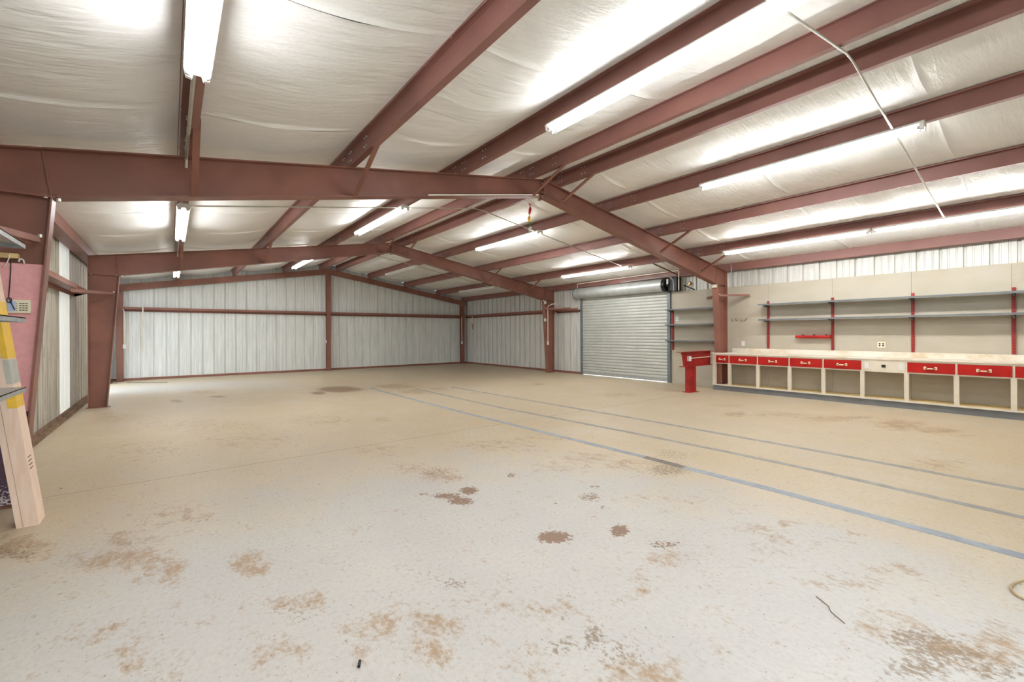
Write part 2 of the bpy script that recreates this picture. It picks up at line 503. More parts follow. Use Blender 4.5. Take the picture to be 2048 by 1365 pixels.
# ------------------------------------------------------------------ floor
STAINS = [
    (3.42,2.15,0.084,-0.066,-0.054,-0.058,0,1), (3.84,1.94,0.046,-0.036,-0.068,-0.054,0,1), (3.44,3.24,0.058,-0.046,-0.046,-0.072,0,1), (3.23,3.25,0.085,-0.068,-0.028,-0.05,0,0.9),
    (3.26,3.08,0.08,-0.063,-0.039,-0.064,0,0.9), (3.1,3.41,0.04,-0.032,-0.013,-0.027,0,0.7), (3.98,3.34,0.034,-0.027,-0.046,-0.059,0,0.7), (4.15,2.49,0.071,-0.057,-0.067,-0.061,0,0.6),
    (4.06,2.27,0.021,-0.017,-0.023,-0.019,0,0.8), (4.37,2.63,0.031,-0.025,-0.019,-0.017,0,0.8), (3.82,2.57,0.019,-0.015,-0.014,-0.015,0,0.7), (4.71,11.18,0.403,-0.334,-0.18,-0.61,0,0.8),
    (4.1,10.74,0.144,-0.119,-0.069,-0.273,0,0.8), (2.21,11.57,0.129,-0.106,-0.013,-0.186,0,0.7), (1.48,11.35,0.129,-0.106,-0.002,-0.256,0,0.6), (2.0,12.7,0.279,-0.23,-0.021,-0.441,1,0.7),
    (0.65,4.16,0.158,-0.125,0.043,-0.236,1,1.0), (0.61,4.09,0.099,-0.078,0.036,-0.188,2,0.9), (1.15,3.59,0.216,-0.171,0.014,-0.193,1,0.9), (1.33,3.39,0.106,-0.084,0.006,-0.3,1,0.8),
    (1.23,3.89,0.133,-0.105,0.007,-0.154,1,0.8), (1.61,4.05,0.077,-0.061,-0.003,-0.067,1,0.9), (1.63,3.92,0.087,-0.069,-0.003,-0.053,2,0.6), (1.78,3.0,0.105,-0.083,-0.02,-0.156,1,0.9),
    (1.43,4.19,0.239,-0.189,-0.002,-0.292,1,0.5), (1.31,3.14,0.087,-0.068,0.002,-0.063,1,0.7), (1.23,2.7,0.109,-0.086,0.003,-0.055,1,0.6), (1.28,2.39,0.065,-0.051,0.011,-0.219,1,0.7),
    (1.11,2.73,0.107,-0.084,0.006,-0.054,1,0.5), (2.62,2.11,0.082,-0.064,-0.029,-0.051,2,0.8), (2.57,2.27,0.067,-0.053,-0.029,-0.057,2,0.4), (3.91,1.63,0.085,-0.067,-0.047,-0.031,0,0.6),
    (3.75,1.51,0.106,-0.083,-0.083,-0.053,1,0.7), (3.43,1.46,0.026,-0.02,-0.102,-0.073,1,0.8), (5.32,2.49,0.162,-0.129,-0.23,-0.146,2,0.9), (5.82,2.78,0.173,-0.139,-0.218,-0.137,2,0.6),
    (3.47,3.86,0.135,-0.107,-0.09,-0.168,2,0.6), (3.43,3.74,0.15,-0.119,-0.086,-0.158,1,0.8), (3.29,4.11,0.157,-0.125,-0.07,-0.151,1,0.6), (2.87,1.63,0.107,-0.084,-0.048,-0.053,1,0.8),
    (2.71,1.78,0.069,-0.054,-0.034,-0.046,1,0.7), (2.88,1.55,0.057,-0.045,-0.021,-0.022,2,0.6), (2.91,1.32,0.044,-0.035,-0.075,-0.065,2,1.0), (2.76,1.38,0.06,-0.047,-0.035,-0.035,2,0.8),
    (2.92,1.18,0.083,-0.065,-0.083,-0.064,2,0.6), (2.9,1.07,0.126,-0.099,-0.067,-0.047,1,0.9), (2.6,1.39,0.066,-0.051,-0.065,-0.075,1,0.6), (2.36,1.86,0.129,-0.101,-0.058,-0.112,1,0.8),
    (2.16,1.97,0.109,-0.085,-0.045,-0.117,1,0.7), (2.32,1.69,0.102,-0.08,-0.058,-0.107,1,0.6), (2.07,1.92,0.034,-0.027,-0.033,-0.093,1,0.7), (1.89,2.4,0.118,-0.093,-0.016,-0.079,2,0.5),
    (1.88,2.48,0.121,-0.095,-0.018,-0.094,1,0.6), (1.78,2.15,0.121,-0.095,-0.018,-0.104,1,0.5), (1.7,2.14,0.067,-0.053,-0.014,-0.1,1,0.4), (4.04,0.45,0.123,-0.097,-0.096,-0.016,2,1),
    (4.03,0.34,0.15,-0.118,-0.104,-0.013,2,1), (3.8,0.38,0.173,-0.136,-0.071,-0.011,2,1), (4.16,0.28,0.17,-0.133,-0.177,-0.018,1,0.9), (4.04,0.54,0.163,-0.129,-0.136,-0.028,1,0.6),
    (4.04,0.2,0.094,-0.074,-0.117,-0.009,2,0.8), (4.6,1.41,0.109,-0.086,-0.099,-0.043,1,0.7), (4.91,1.27,0.07,-0.055,-0.046,-0.017,1,0.9), (5.03,0.95,0.047,-0.038,-0.036,-0.009,1,0.9),
    (4.69,0.67,0.135,-0.107,-0.084,-0.017,1,0.7), (4.33,0.79,0.15,-0.118,-0.083,-0.022,1,0.5), (4.48,1.18,0.2,-0.158,-0.182,-0.069,1,0.4), (8.87,3.53,0.141,-0.115,-0.23,-0.109,1,1),
    (9.61,3.98,0.355,-0.29,-0.225,-0.109,2,0.6), (9.35,3.03,0.379,-0.308,-0.241,-0.092,1,0.7), (9.58,2.4,0.3,-0.243,-0.284,-0.083,1,0.8), (10.04,2.13,0.242,-0.197,-0.151,-0.037,2,0.8),
    (9.84,1.61,0.28,-0.226,-0.41,-0.078,1,1), (9.41,1.52,0.213,-0.172,-0.164,-0.031,2,0.6), (9.75,1.17,0.236,-0.19,-0.295,-0.041,1,0.9), (9.6,0.91,0.15,-0.121,-0.157,-0.017,2,0.6),
    (7.58,0.9,0.276,-0.22,-0.232,-0.034,1,0.6), (6.01,10.9,0.453,-0.377,-0.221,-0.521,1,1), (5.94,9.56,0.364,-0.301,-0.196,-0.413,1,0.7), (6.62,9.72,0.239,-0.198,-0.142,-0.265,1,0.8),
    (6.89,8.44,0.123,-0.102,-0.138,-0.212,2,0.6), (9.2,8.82,0.143,-0.119,-0.153,-0.173,2,0.8), (9.22,6.2,0.337,-0.278,-0.254,-0.201,1,0.6), (9.18,7.35,0.276,-0.229,-0.137,-0.13,2,0.5),
    (4.62,2.05,0.381,-0.302,-0.135,-0.086,1,0.3), (3.35,5.04,0.276,-0.221,-0.101,-0.261,1,0.4), (3.28,7.4,0.436,-0.353,-0.11,-0.434,1,0.5), (2.21,6.57,0.609,-0.49,-0.062,-0.502,1,0.4),
    (1.75,8.14,0.713,-0.576,-0.024,-0.544,1,0.4), (1.21,6.75,0.421,-0.337,0.013,-0.472,1,0.4), (0.2,8.95,0.342,-0.276,0.089,-0.666,2,0.4), (0.81,9.68,0.392,-0.318,0.029,-0.471,1,0.5),
    (5.03,3.29,0.256,-0.205,-0.176,-0.159,1,0.6), (4.52,3.23,0.237,-0.19,-0.117,-0.121,1,0.5), (5.15,2.84,0.241,-0.192,-0.171,-0.13,1,0.6), (4.58,4.34,0.381,-0.306,-0.23,-0.313,1,0.5),
    (4.53,5.07,0.367,-0.295,-0.155,-0.251,2,0.3), (5.27,4.29,0.305,-0.246,-0.149,-0.165,1,0.4), (4.03,6.8,0.124,-0.1,-0.061,-0.158,1,0.7), (3.34,7.05,0.108,-0.088,-0.033,-0.119,2,0.5),
    (0.48,5.33,0.131,-0.104,0.017,-0.097,1,0.4), (0.63,5.56,0.028,-0.022,0.008,-0.054,0,0.6), (-1.14,18.99,0.365,-0.306,0.172,-1.284,1,0.5),
]


def vnoise(x, y, s, seed):
    r = np.random.default_rng(seed)
    T = r.random((64, 64))
    gx, gy = x * s, y * s
    ix, iy = np.floor(gx).astype(int), np.floor(gy).astype(int)
    fx, fy = gx - ix, gy - iy
    fx = fx * fx * (3 - 2 * fx); fy = fy * fy * (3 - 2 * fy)
    g = lambda i, j: T[i % 64, j % 64]
    return (g(ix, iy) * (1 - fx) + g(ix + 1, iy) * fx) * (1 - fy) + (g(ix, iy + 1) * (1 - fx) + g(ix + 1, iy + 1) * fx) * fy

def floor_slab(y0, y1, parent):
    xs = np.linspace(-0.05, W + 0.05, 308)
    ys = np.linspace(y0, y1, int((y1 - y0) / 0.04))
    X, Y = np.meshgrid(xs, ys)
    nx, ny = len(xs), len(ys)
    R = np.zeros((3,) + X.shape)
    wx = X + 0.10 * (vnoise(X, Y, 3.1, 1) - 0.5) + 0.04 * (vnoise(X, Y, 9.0, 2) - 0.5)
    wy = Y + 0.10 * (vnoise(X, Y, 3.1, 3) - 0.5) + 0.04 * (vnoise(X, Y, 9.0, 4) - 0.5)
    for cx, cy, ax, ay, bx, by, t, s in STAINS:
        rad = max(abs(ax), abs(ay)) + max(abs(bx), abs(by)) + 0.1
        if cy + 2 * rad < y0 or cy - 2 * rad > y1:
            continue
        det = ax * by - ay * bx
        dx, dy = wx - cx, wy - cy
        if t == 0 and rad < 0.35:
            dx, dy = X - cx, Y - cy
        u = (dx * by - dy * bx) / det
        v = (ax * dy - ay * dx) / det
        d = np.sqrt(u * u + v * v)
        m = np.clip(1.45 - d * 0.95, 0, 1) if t != 0 else np.clip(1.9 - d * 1.25, 0, 1)
        R[t] = np.maximum(R[t], m * s)
    dd = np.sqrt(((X - 2.3) / 3.1) ** 2 + ((Y - 1.3) / 3.0) ** 2)  # clay dust held back at the camera end, front daylight painted into the colour
    dust_daylight = np.clip((dd - 0.55) / 0.75, 0, 1)
    dust_daylight = dust_daylight * (0.72 + 0.4 * vnoise(X, Y, 0.55, 9)) - 0.75 * np.exp(-((X - 1.6) / 1.9) ** 2 - ((Y - 14.2) / 1.7) ** 2)  # last term paints the cool daylight patch by the stained-wall opening
    Z = np.zeros_like(X)
    vs = np.stack([X.ravel(), Y.ravel(), Z.ravel()], 1)
    i, j = np.meshgrid(np.arange(nx - 1), np.arange(ny - 1))
    q = (j * nx + i).ravel()
    F = np.stack([q, q + 1, q + nx + 1, q + nx], 1)
    me = bpy.data.meshes.new('concrete_slab')
    me.from_pydata(vs.tolist(), [], F.tolist())
    at = me.color_attributes.new('stain_daylight', 'FLOAT_COLOR', 'POINT')
    c4 = np.ones((len(vs), 4), np.float32)
    for k in range(3):
        c4[:, k] = R[k].ravel()
    c4[:, 3] = np.clip(dust_daylight, 0, 1).ravel()
    at.data.foreach_set('color', c4.ravel())
    # skirt so the slab edge has depth at the joint
    me.materials.append(M['floor'])
    me.update()
    return place('concrete_slab', me, (0, 0, 0), parent)

fl = MB().box(-0.1, W + 0.1, YF - 0.05, YE + 0.1, -0.2, -0.012).build('floor', 'sill')
struct(fl)
floor_slab(YF - 0.05, 5.316, fl)
floor_slab(5.324, YE + 0.05, fl)
gr = MB().box(-60, 60, -60, 80, -0.3, -0.21).build('ground', 'ground')
struct(gr)

# ------------------------------------------------------------------ roof and insulation
rf = MB()
for sgn in (0, 1):
    xe = -0.12 if sgn == 0 else W + 0.12
    ze = 2.835 + SL * (-0.12 - 0.2) + PD + 0.05
    zr = zroof(RX) + 0.05
    rf.prism([(xe, ze), (RX, zr), (RX, zr + 0.06), (xe, ze + 0.06)], 1, YF - 0.25, YE + 0.2)
ceil = rf.build('ceiling', 'roof', origin=(RX, 8, 3.0))
struct(ceil)

SEAMS = [YF, 0.92, 2.75, 4.58, 6.41, 8.24, 10.07, 11.90, 13.73, 15.56, YE - 0.10]
NOD = {0: [0.03] + PURL[:4] + [RX], 1: [RX] + PURL[4:] + [W - 0.03]}
def blanket(side, y0, y1, k):
    xs, sag = [], []
    nod = NOD[side]
    for a, b in zip(nod[:-1], nod[1:]):
        n = max(3, int((b - a) / 0.085))
        for i in range(n):
            u = i / n
            xs.append(a + (b - a) * u); sag.append(math.sin(math.pi * u) ** 1.25 * min(1, (b - a) / 1.2))
    xs.append(nod[-1]); sag.append(0)
    xs, sag = np.array(xs), np.array(sag)
    vv = np.array([0, .012, .024, .04, .07, .14, .22, .3, .4, .5, .6, .7, .78, .86, .93, .96, .976, .988, 1.0])
    ys = y0 + (y1 - y0) * vv
    X, Y = np.meshgrid(xs, ys)
    S, V = np.meshgrid(sag, vv)
    edge = np.minimum(V, 1 - V) * (y1 - y0)
    lip = np.exp(-(edge / 0.02) ** 2) * 0.020 - np.exp(-((edge - 0.05) / 0.03) ** 2) * 0.006
    wav = 0.012 * (vnoise(X + 11 * side, Y, 2.3, 20 + k) - 0.5) + 0.006 * (vnoise(X, Y, 6.0, 40 + k) - 0.5)
    Z = np.array([[zroof(x) for x in xs]] * len(ys)) - 0.004 - S * (0.055 + 0.018 * np.sin(np.pi * V) + lip + wav)
    nx, ny = len(xs), len(ys)
    i, j = np.meshgrid(np.arange(nx - 1), np.arange(ny - 1))
    q = (j * nx + i).ravel()
    F = np.stack([q, q + nx, q + nx + 1, q + 1], 1)
    me = bpy.data.meshes.new('insulation_blanket')
    org = np.array([xs.mean(), (y0 + y1) / 2, 3.2])
    me.from_pydata((np.stack([X.ravel(), Y.ravel(), Z.ravel()], 1) - org).tolist(), [], F.tolist())
    me.polygons.foreach_set('use_smooth', [True] * len(me.polygons))
    me.materials.append(M['insulation'])
    place('insulation_blanket', me, org, ceil)
for k in range(len(SEAMS) - 1):
    for side in (0, 1):
        blanket(side, SEAMS[k], SEAMS[k + 1], k)

# ------------------------------------------------------------------ profiled wall sheets
PW = 0.9144
def profile(s0, s1):
    """(s, depth) points of the ribbed sheet between s0 and s1; ribs every 0.3048 from the phase origin"""
    P = PW / 3
    base = [(-0.024, 0), (-0.017, 0.036), (0.017, 0.036), (0.024, 0), (0.084, 0), (0.090, 0.006), (0.108, 0.006), (0.114, 0),
            (0.190, 0), (0.196, 0.006), (0.214, 0.006), (0.220, 0)]
    pts = []
    k0, k1 = int(math.floor(s0 / P)) - 1, int(math.ceil(s1 / P)) + 1
    for k in range(k0, k1 + 1):
        pts += [(k * P + s, d) for s, d in base]
    pts.sort()
    def at(s):
        for (a, da), (b, db) in zip(pts[:-1], pts[1:]):
            if a <= s <= b:
                return da + (db - da) * (s - a) / max(1e-9, b - a)
        return 0
    out = [(s0, at(s0))] + [p for p in pts if s0 + 1e-4 < p[0] < s1 - 1e-4] + [(s1, at(s1))]
    return out

def sheet(parent, kind, s0, s1, z0, zfun, mat, phase=0.0):
    """kind: 'L' wall at x=0, 'R' at x=W (s = y), 'B' at y=YE, 'F' at y=YF (s = x); depth goes outward"""
    pr = profile(s0 - phase, s1 - phase)
    vs, fs = [], []
    for s, d in pr:
        s += phase
        if kind == 'L': p = (-d, s)
        elif kind == 'R': p = (W + d, s)
        elif kind == 'B': p = (s, YE + d)
        else: p = (s, YF - d)
        vs.append(p + (z0,)); vs.append(p + (zfun(s),))
    for i in range(len(pr) - 1):
        fs.append((2 * i, 2 * i + 2, 2 * i + 3, 2 * i + 1))
    me_b = MB(); me_b.add(vs, fs)
    return me_b.build('wall_panel', mat, parent)

YPH = 10.03
EAVE_Z = 3.04
wl = struct_empty('wall_left', (0, 8, 0))
y = YPH - PW * 12
k = -12
while y < YE - 0.02:
    y1 = min(y + PW, YE)
    z0 = 2.72 if 4 <= k <= 6 else 0.06
    sheet(wl, 'L', y, y1, z0, lambda s: EAVE_Z, 'translucent' if k == 0 else 'dirty', YPH + 0.04)
    y += PW; k += 1
wr = struct_empty('wall_right', (W, 8, 0))
y = YPH - PW * 12
k = -12
while y < YE - 0.02:
    y1 = min(y + PW, YE)
    if k in (-1, -2, -3):
        sheet(wr, 'R', y, y1, 2.52, lambda s: EAVE_Z, 'sheet_right', YPH)
    elif k == -4:
        sheet(wr, 'R', y, 6.80, 0.06, lambda s: EAVE_Z, 'sheet_right', YPH)
        sheet(wr, 'R', 6.80, y1, 2.52, lambda s: EAVE_Z, 'sheet_right', YPH)
    else:
        sheet(wr, 'R', y, y1, 0.06, lambda s: EAVE_Z, 'sheet_right', YPH)
    y += PW; k += 1
wb = struct_empty('wall_back', (RX, YE, 0))
x = -0.02
while x < W - 0.02:
    x1 = min(x + PW, W)
    sheet(wb, 'B', max(x, 0), x1, 0.06, lambda s: zroof(s), 'sheet', 0.10)
    x += PW
wf = struct_empty('wall_front', (RX, YF, 0))
x = -0.02
k = 0
while x < W - 0.02:
    x1 = min(x + PW, W)
    z0 = 2.6 if 1 <= k <= 4 else 0.0
    sheet(wf, 'F', max(x, 0), x1, z0, lambda s: zroof(s), 'sheet', 0.10)
    x += PW; k += 1

# corner trims outside the sheets
for n_, (x0, x1, y0, y1) in enumerate(((W, W + 0.06, YE, YE + 0.06), (-0.06, 0.0, YE, YE + 0.06), (W, W + 0.06, YF - 0.06, YF), (-0.06, 0.0, YF - 0.06, YF))):
    struct(MB().box(x0 - 0.012, x1 + 0.012, y0 - 0.012, y1 + 0.012, 0.0, 3.0).build('trim_%d' % (n_ + 1), 'sheet'))
# base angles
struct(MB().box(0.0, W, YE - 0.05, YE - 0.005, -0.01, 0.07).build('baseboard_back', 'steel'))
struct(MB().box(W - 0.05, W - 0.005, 10.06, YE - 0.05, -0.01, 0.07).build('baseboard_right', 'steel'))
b = MB()
b.box(0.005, 0.09, YF, 13.66, -0.01, 0.045).box(0.005, 0.03, YF, 13.66, 0.045, 0.09)
struct(b.build('baseboard_left', 'sill'))
struct(MB().box(0.005, 0.09, 16.45, YE - 0.05, -0.01, 0.06).build('baseboard_left_gable', 'sill'))

# cream plywood lining over the bench wall
PLY = 2.465
def ply(y0, y1, z0, z1):
    MB().box(W - 0.045, W - 0.025, y0 + 0.0015, y1 - 0.0015, z0 + 0.001, z1).build('plywood_panel', 'plywood', wr)
yy = 6.785
ply(5.585, 6.785, 0.0, PLY)
e = [5.585, 4.32, 3.10, 1.88, 0.66, -0.56, YF + 0.02]
for a, c in zip(e[:-1], e[1:]):
    ply(c, a, 0.0, PLY)

# ------------------------------------------------------------------ rigid frames
def quad_plate(P, Q, th, flip=1):
    """thin strip polygon in x-z between P and Q, thickness th to one side"""
    d = Vector((Q[0] - P[0], Q[1] - P[1])); d.normalize()
    n = Vector((-d.y, d.x)) * th * flip
    return [P, Q, (Q[0] + n.x, Q[1] + n.y), (P[0] + n.x, P[1] + n.y)]

FWID = 0.075
def column(yc, right, label):
    mx = (lambda p: (W - p[0], p[1])) if right else (lambda p: p)
    t = thing('steel_column', label, 'column', (mx((0.33, 0))[0], yc, 0), 'tapered steel columns of the frames')
    zt = 2.835
    webp = [(0.21, 0.012), (0.45, 0.012), (0.63, 2.5), (0.58, ztop(0.58) - 0.012), (0.21, zt - 0.012)]
    MB().prism([mx(p) for p in webp], 1, yc - 0.005, yc + 0.005).build('web', 'steel', t)
    MB().prism([mx(p) for p in quad_plate((0.45, 0.012), (0.63, 2.5), 0.012, -1)], 1, yc - FWID, yc + FWID).build('inner_flange', 'steel', t)
    MB().prism([mx(p) for p in [(0.198, 0.012), (0.21, 0.012), (0.21, zt), (0.198, zt)]], 1, yc - FWID, yc + FWID).build('outer_flange', 'steel', t)
    MB().prism([mx(p) for p in [(0.17, 0.001), (0.50, 0.001), (0.50, 0.012), (0.17, 0.012)]], 1, yc - 0.09, yc + 0.09).build('base_plate', 'steel', t)
    MB().prism([mx(p) for p in [(0.21, 2.495), (0.66, 2.495), (0.66, 2.51), (0.21, 2.51)]], 1, yc - FWID, yc + FWID).build('knee_stiffener', 'steel', t)
    MB().prism([mx(p) for p in quad_plate((0.635, 2.51), (0.583, ztop(0.58) - 0.012), 0.012, 1)], 1, yc - 0.02, yc + 0.02).build('end_plate', 'steel', t)
    MB().prism([mx(p) for p in [(0.198, zt - 0.014), (0.58, ztop(0.58) - 0.014), (0.58, ztop(0.58) - 0.002), (0.198, zt - 0.002)]], 1, yc - FWID, yc + FWID).build('cap_plate', 'steel', t)
    for xx, zz in ((0.24, 2.50), (0.60, 2.50), (0.675, 2.485)):
        q = mx((xx, zz)); bolt(t, (q[0], yc - 0.055, zz), 2, 0.016)
    pass
    return t

def rafter(yc, right, label):
    mx = (lambda p: (W - p[0], p[1])) if right else (lambda p: p)
    t = thing('steel_rafter', label, 'beam', (mx((3.3, 0))[0], yc, 2.5), 'tapered steel rafters of the frames')
    zr = ztop(RX)
    za = ztop(0.60)
    zb = 3.55
    MB().prism([mx(p) for p in [(0.628, 2.508), (RX - 0.014, zb), (RX - 0.014, zr - 0.012), (0.577, ztop(0.577) - 0.012)]], 1, yc - 0.005, yc + 0.005).build('web', 'steel', t)
    MB().prism([mx(p) for p in [(0.582, ztop(0.582) - 0.012), (RX - 0.002, zr - 0.012), (RX - 0.002, zr), (0.582, ztop(0.582))]], 1, yc - FWID, yc + FWID).build('top_flange', 'steel', t)
    MB().prism([mx(p) for p in [(0.665, 2.515), (RX - 0.002, zb - 0.002), (RX - 0.002, zb - 0.016), (0.665, 2.50)]], 1, yc - FWID, yc + FWID).build('bottom_flange', 'steel', t)
    MB().prism([mx(p) for p in [(RX - 0.016, zb - 0.055), (RX - 0.002, zb - 0.055), (RX - 0.002, zr + 0.01), (RX - 0.016, zr + 0.01)]], 1, yc - FWID, yc + FWID).build('end_plate', 'steel', t)
    for zz in (zb - 0.03, zb + 0.05, zr - 0.06):
        for dy in (-0.045, 0.045):
            q = mx((RX - 0.022, zz)); bolt(t, (q[0], yc + dy, zz), 0, 0.014)
    return t
for yc, wd in ((YA, 'beside the workbench and the pink board'), (YB, 'past the roll-up door')):
    column(yc, False, 'tapered red-brown steel column on the stained wall, ' + ('behind the pink board' if yc == YA else 'beyond the pale translucent panel'))
    column(yc, True, 'tapered red-brown steel column on the bench wall, ' + ('at the end of the workbench' if yc == YA else 'between roll-up door and gable'))
    rafter(yc, False, 'sloping red-brown steel rafter above the ' + ('pink board' if yc == YA else 'translucent panel') + ' side, ' + ('workbench frame' if yc == YA else 'frame next to the gable'))
    rafter(yc, True, 'sloping red-brown steel rafter running down to the ' + ('workbench column' if yc == YA else 'column between roll-up door and gable'))

# flange braces from rafter to purlin
def zbot(x):
    x = mir(x)
    return 2.515 + (x - 0.655) * (3.55 - 2.515) / (RX - 0.669)
def brace(x, yc, i, where):
    zb, zp = zbot(x), ztop(x)
    dx = 0.03
    b = MB().angle((x + 0.085, yc - 0.085, zb + 0.0), (x + 0.075, yc - 0.86, zp + 0.04), 0.05, 0.006)
    o = b.build('flange_brace', 'steel')
    tag(o, 'angle brace under the purlin ' + purl_words(i) + ', ' + where, 'brace', 'angle braces between rafters and purlins')
    bolt(o, (x + 0.06, yc - 0.10, zb + 0.03), 0, 0.013)
for yc, where in ((YA, 'workbench frame'), (YB, 'frame by the gable')):
    for i in (0, 1, 3, 4, 6, 7):
        brace(PURL[i], yc, i, where)

# ------------------------------------------------------------------ purlins
def zsec(x, z0, th=0.005, fl=0.065, lip=0.018):
    zt = z0 + PD - 0.012
    return [(x - fl, zt - lip), (x - fl, zt), (x + th, zt), (x + th, z0 + th), (x + fl - th, z0 + th), (x + fl - th, z0 + lip), (x + fl, z0 + lip), (x + fl, z0),
            (x, z0), (x, zt - th), (x - fl + th, zt - th), (x - fl + th, zt - lip)]
for bi, (y0, y1, bw) in enumerate(BAYS):
    for i, x in enumerate(PURL):
        z0 = ztop(x) + 0.001
        o = MB().prism(zsec(x, z0), 1, y0 + 0.002, y1 - 0.002).build('roof_purlin', 'steel_pale')
        tag(o, 'red-brown purlin, ' + purl_words(i) + ', in the ' + bw, 'purlin', 'roof purlins')
        lap = []
        if bi == 0: lap = [y1 - 0.12, y1 - 0.62]
        elif bi == 1: lap = [y0 + 0.12, y0 + 0.62, y1 - 0.12, y1 - 0.62]
        for yb in lap:
            for dy, dz in ((0, 0.05), (0.06, 0.05), (0, 0.145), (0.06, 0.145)):
                bolt(o, (x - 0.003, yb + dy - 0.03, z0 + dz), 0, 0.009)
# eave struts
for bi, (y0, y1, bw) in enumerate(BAYS):
    for right in (False, True):
        sx = (lambda v: W - v) if right else (lambda v: v)
        z0 = 2.842
        pts = [(0.03, z0), (0.215, z0), (0.215, z0 + 0.185), (0.205, z0 + 0.185), (0.205, z0 + 0.01), (0.04, z0 + 0.01), (0.04, z0 + 0.15), (0.03, z0 + 0.15)]
        o = MB().prism([(sx(px), pz) for px, pz in pts], 1, y0 + 0.002, y1 - 0.002).build('eave_strut', 'steel_pale')
        tag(o, 'red-brown eave strut along the top of the ' + ('workbench' if right else 'stained') + ' wall, ' + bw, 'purlin', 'eave struts')

# ------------------------------------------------------------------ gable framing
zg = 2.12
def girt_poly(sx):
    return [(sx(0.02), zg), (sx(0.2), zg), (sx(0.2), zg + 0.07), (sx(0.194), zg + 0.07), (sx(0.194), zg + 0.006), (sx(0.026), zg + 0.006), (sx(0.026), zg - 0.06), (sx(0.02), zg - 0.06)]
def girt_side(right, y0, y1, label):
    sx = (lambda v: W - v) if right else (lambda v: v)
    return tag(MB().prism(girt_poly(sx), 1, y0, y1).build('wall_girt', 'steel'), label, 'girt', 'horizontal wall girts')
girt_side(False, YF + 0.02, YA - 0.08, 'brown wall girt on the stained wall, behind the pink board column')
girt_side(False, YA + 0.08, YB - 0.08, 'brown wall girt crossing the pale translucent panel')
girt_side(False, 16.45, YE - 0.22, 'brown wall girt on the stained wall, up to the gable corner')
girt_side(True, YB + 0.08, YE - 0.22, 'brown wall girt on the bench wall, up to the gable corner')
girt_side(True, 10.10, YB - 0.08, 'short brown wall girt between roll-up door and steel column')
def girt_back(x0, x1, label):
    pl = [(YE - a if a else YE, z) for a, z in [(0.02, zg), (0.2, zg), (0.2, zg + 0.07), (0.194, zg + 0.07), (0.194, zg + 0.006), (0.026, zg + 0.006), (0.026, zg - 0.06), (0.02, zg - 0.06)]]
    return tag(MB().prism(pl, 0, x0, x1).build('wall_girt', 'steel'), label, 'girt', 'horizontal wall girts')
girt_back(0.31, 6.0, 'long brown gable girt between stained-wall corner and middle post')
girt_back(6.15, 11.85, 'long brown gable girt between middle post and bench-wall corner')

def post(x0, x1, ztp, label):
    t = thing('gable_post', label, 'column', ((x0 + x1) / 2, YE - 0.12, 0), 'steel posts of the gable wall')
    MB().box(x0, x1, YE - 0.215, YE - 0.203, 0.01, ztp).build('front_flange', 'steel', t)
    MB().box((x0 + x1) / 2 - 0.005, (x0 + x1) / 2 + 0.005, YE - 0.203, YE - 0.04, 0.01, ztp).build('web', 'steel', t)
    MB().box(x0, x1, YE - 0.04, YE - 0.03, 0.01, ztp).build('back_flange', 'steel', t)
    MB().box(x0 - 0.03, x1 + 0.03, YE - 0.25, YE - 0.06, 0.0, 0.01).build('base_plate', 'steel', t)
post(6.015, 6.155, ztop(6.015) - 0.204, 'brown steel post in the middle of the gable wall')
post(0.165, 0.305, ztop(0.165) - 0.204, 'brown steel post in the gable corner by the stained wall')
post(11.86, 12.00, ztop(12.0) - 0.204, 'brown steel post in the gable corner by the bench wall')
for right in (False, True):
    mx = (lambda x: W - x) if right else (lambda x: x)
    t = thing('gable_rafter', 'brown channel rafter on the gable wall, ' + ('bench-wall' if right else 'stained-wall') + ' slope', 'beam', (mx(3.1), YE - 0.2, 2.6), 'gable rafters')
    P = [(mx(0.12), ztop(0.12)), (mx(RX), ztop(RX))]
    dz = 0.20
    MB().prism([(P[0][0], P[0][1] - 0.003), (P[1][0], P[1][1] - 0.003), (P[1][0], P[1][1] - dz), (P[0][0], P[0][1] - dz)], 1, YE - 0.215, YE - 0.207).build('web', 'steel', t)
    MB().prism([(P[0][0], P[0][1] - dz), (P[1][0], P[1][1] - dz), (P[1][0], P[1][1] - dz + 0.008), (P[0][0], P[0][1] - dz + 0.008)], 1, YE - 0.207, YE - 0.14).build('bottom_flange', 'steel', t)
    MB().prism([(P[0][0], P[0][1] - 0.011), (P[1][0], P[1][1] - 0.011), (P[1][0], P[1][1] - 0.003), (P[0][0], P[0][1] - 0.003)], 1, YE - 0.207, YE - 0.14).build('top_flange', 'steel', t)

# horizontal column-to-girt braces
def cbrace(p0, p1, label):
    o = MB().angle(p0, p1, 0.045, 0.006).build('column_brace', 'steel')
    tag(o, label, 'brace', 'braces between columns and girts')
    bolt(o, (p0[0], p0[1], p0[2] + 0.05), 2, 0.014)
cbrace((0.56, YB - 0.10, 2.125), (0.18, YB - 1.65, 2.045), 'brown angle brace from steel column to girt beside the translucent panel')
cbrace((0.575, YA - 0.10, 2.115), (0.18, YA - 1.65, 2.045), 'brown angle brace on the column above the pink board')
cbrace((W - 0.60, YA - 0.09, 2.21), (W - 0.06, YA - 0.52, 2.215), 'brown angle brace from bench column towards the shelf wall')
cbrace((W - 0.50, YA + 0.09, 2.21), (W - 0.06, YA + 0.52, 2.215), 'brown angle brace from bench column towards the roll-up door')
cbrace((W - 0.59, YB - 0.09, 2.17), (W - 0.17, YB - 0.85, 2.19), 'brown angle brace from column to girt beside the roll-up door')
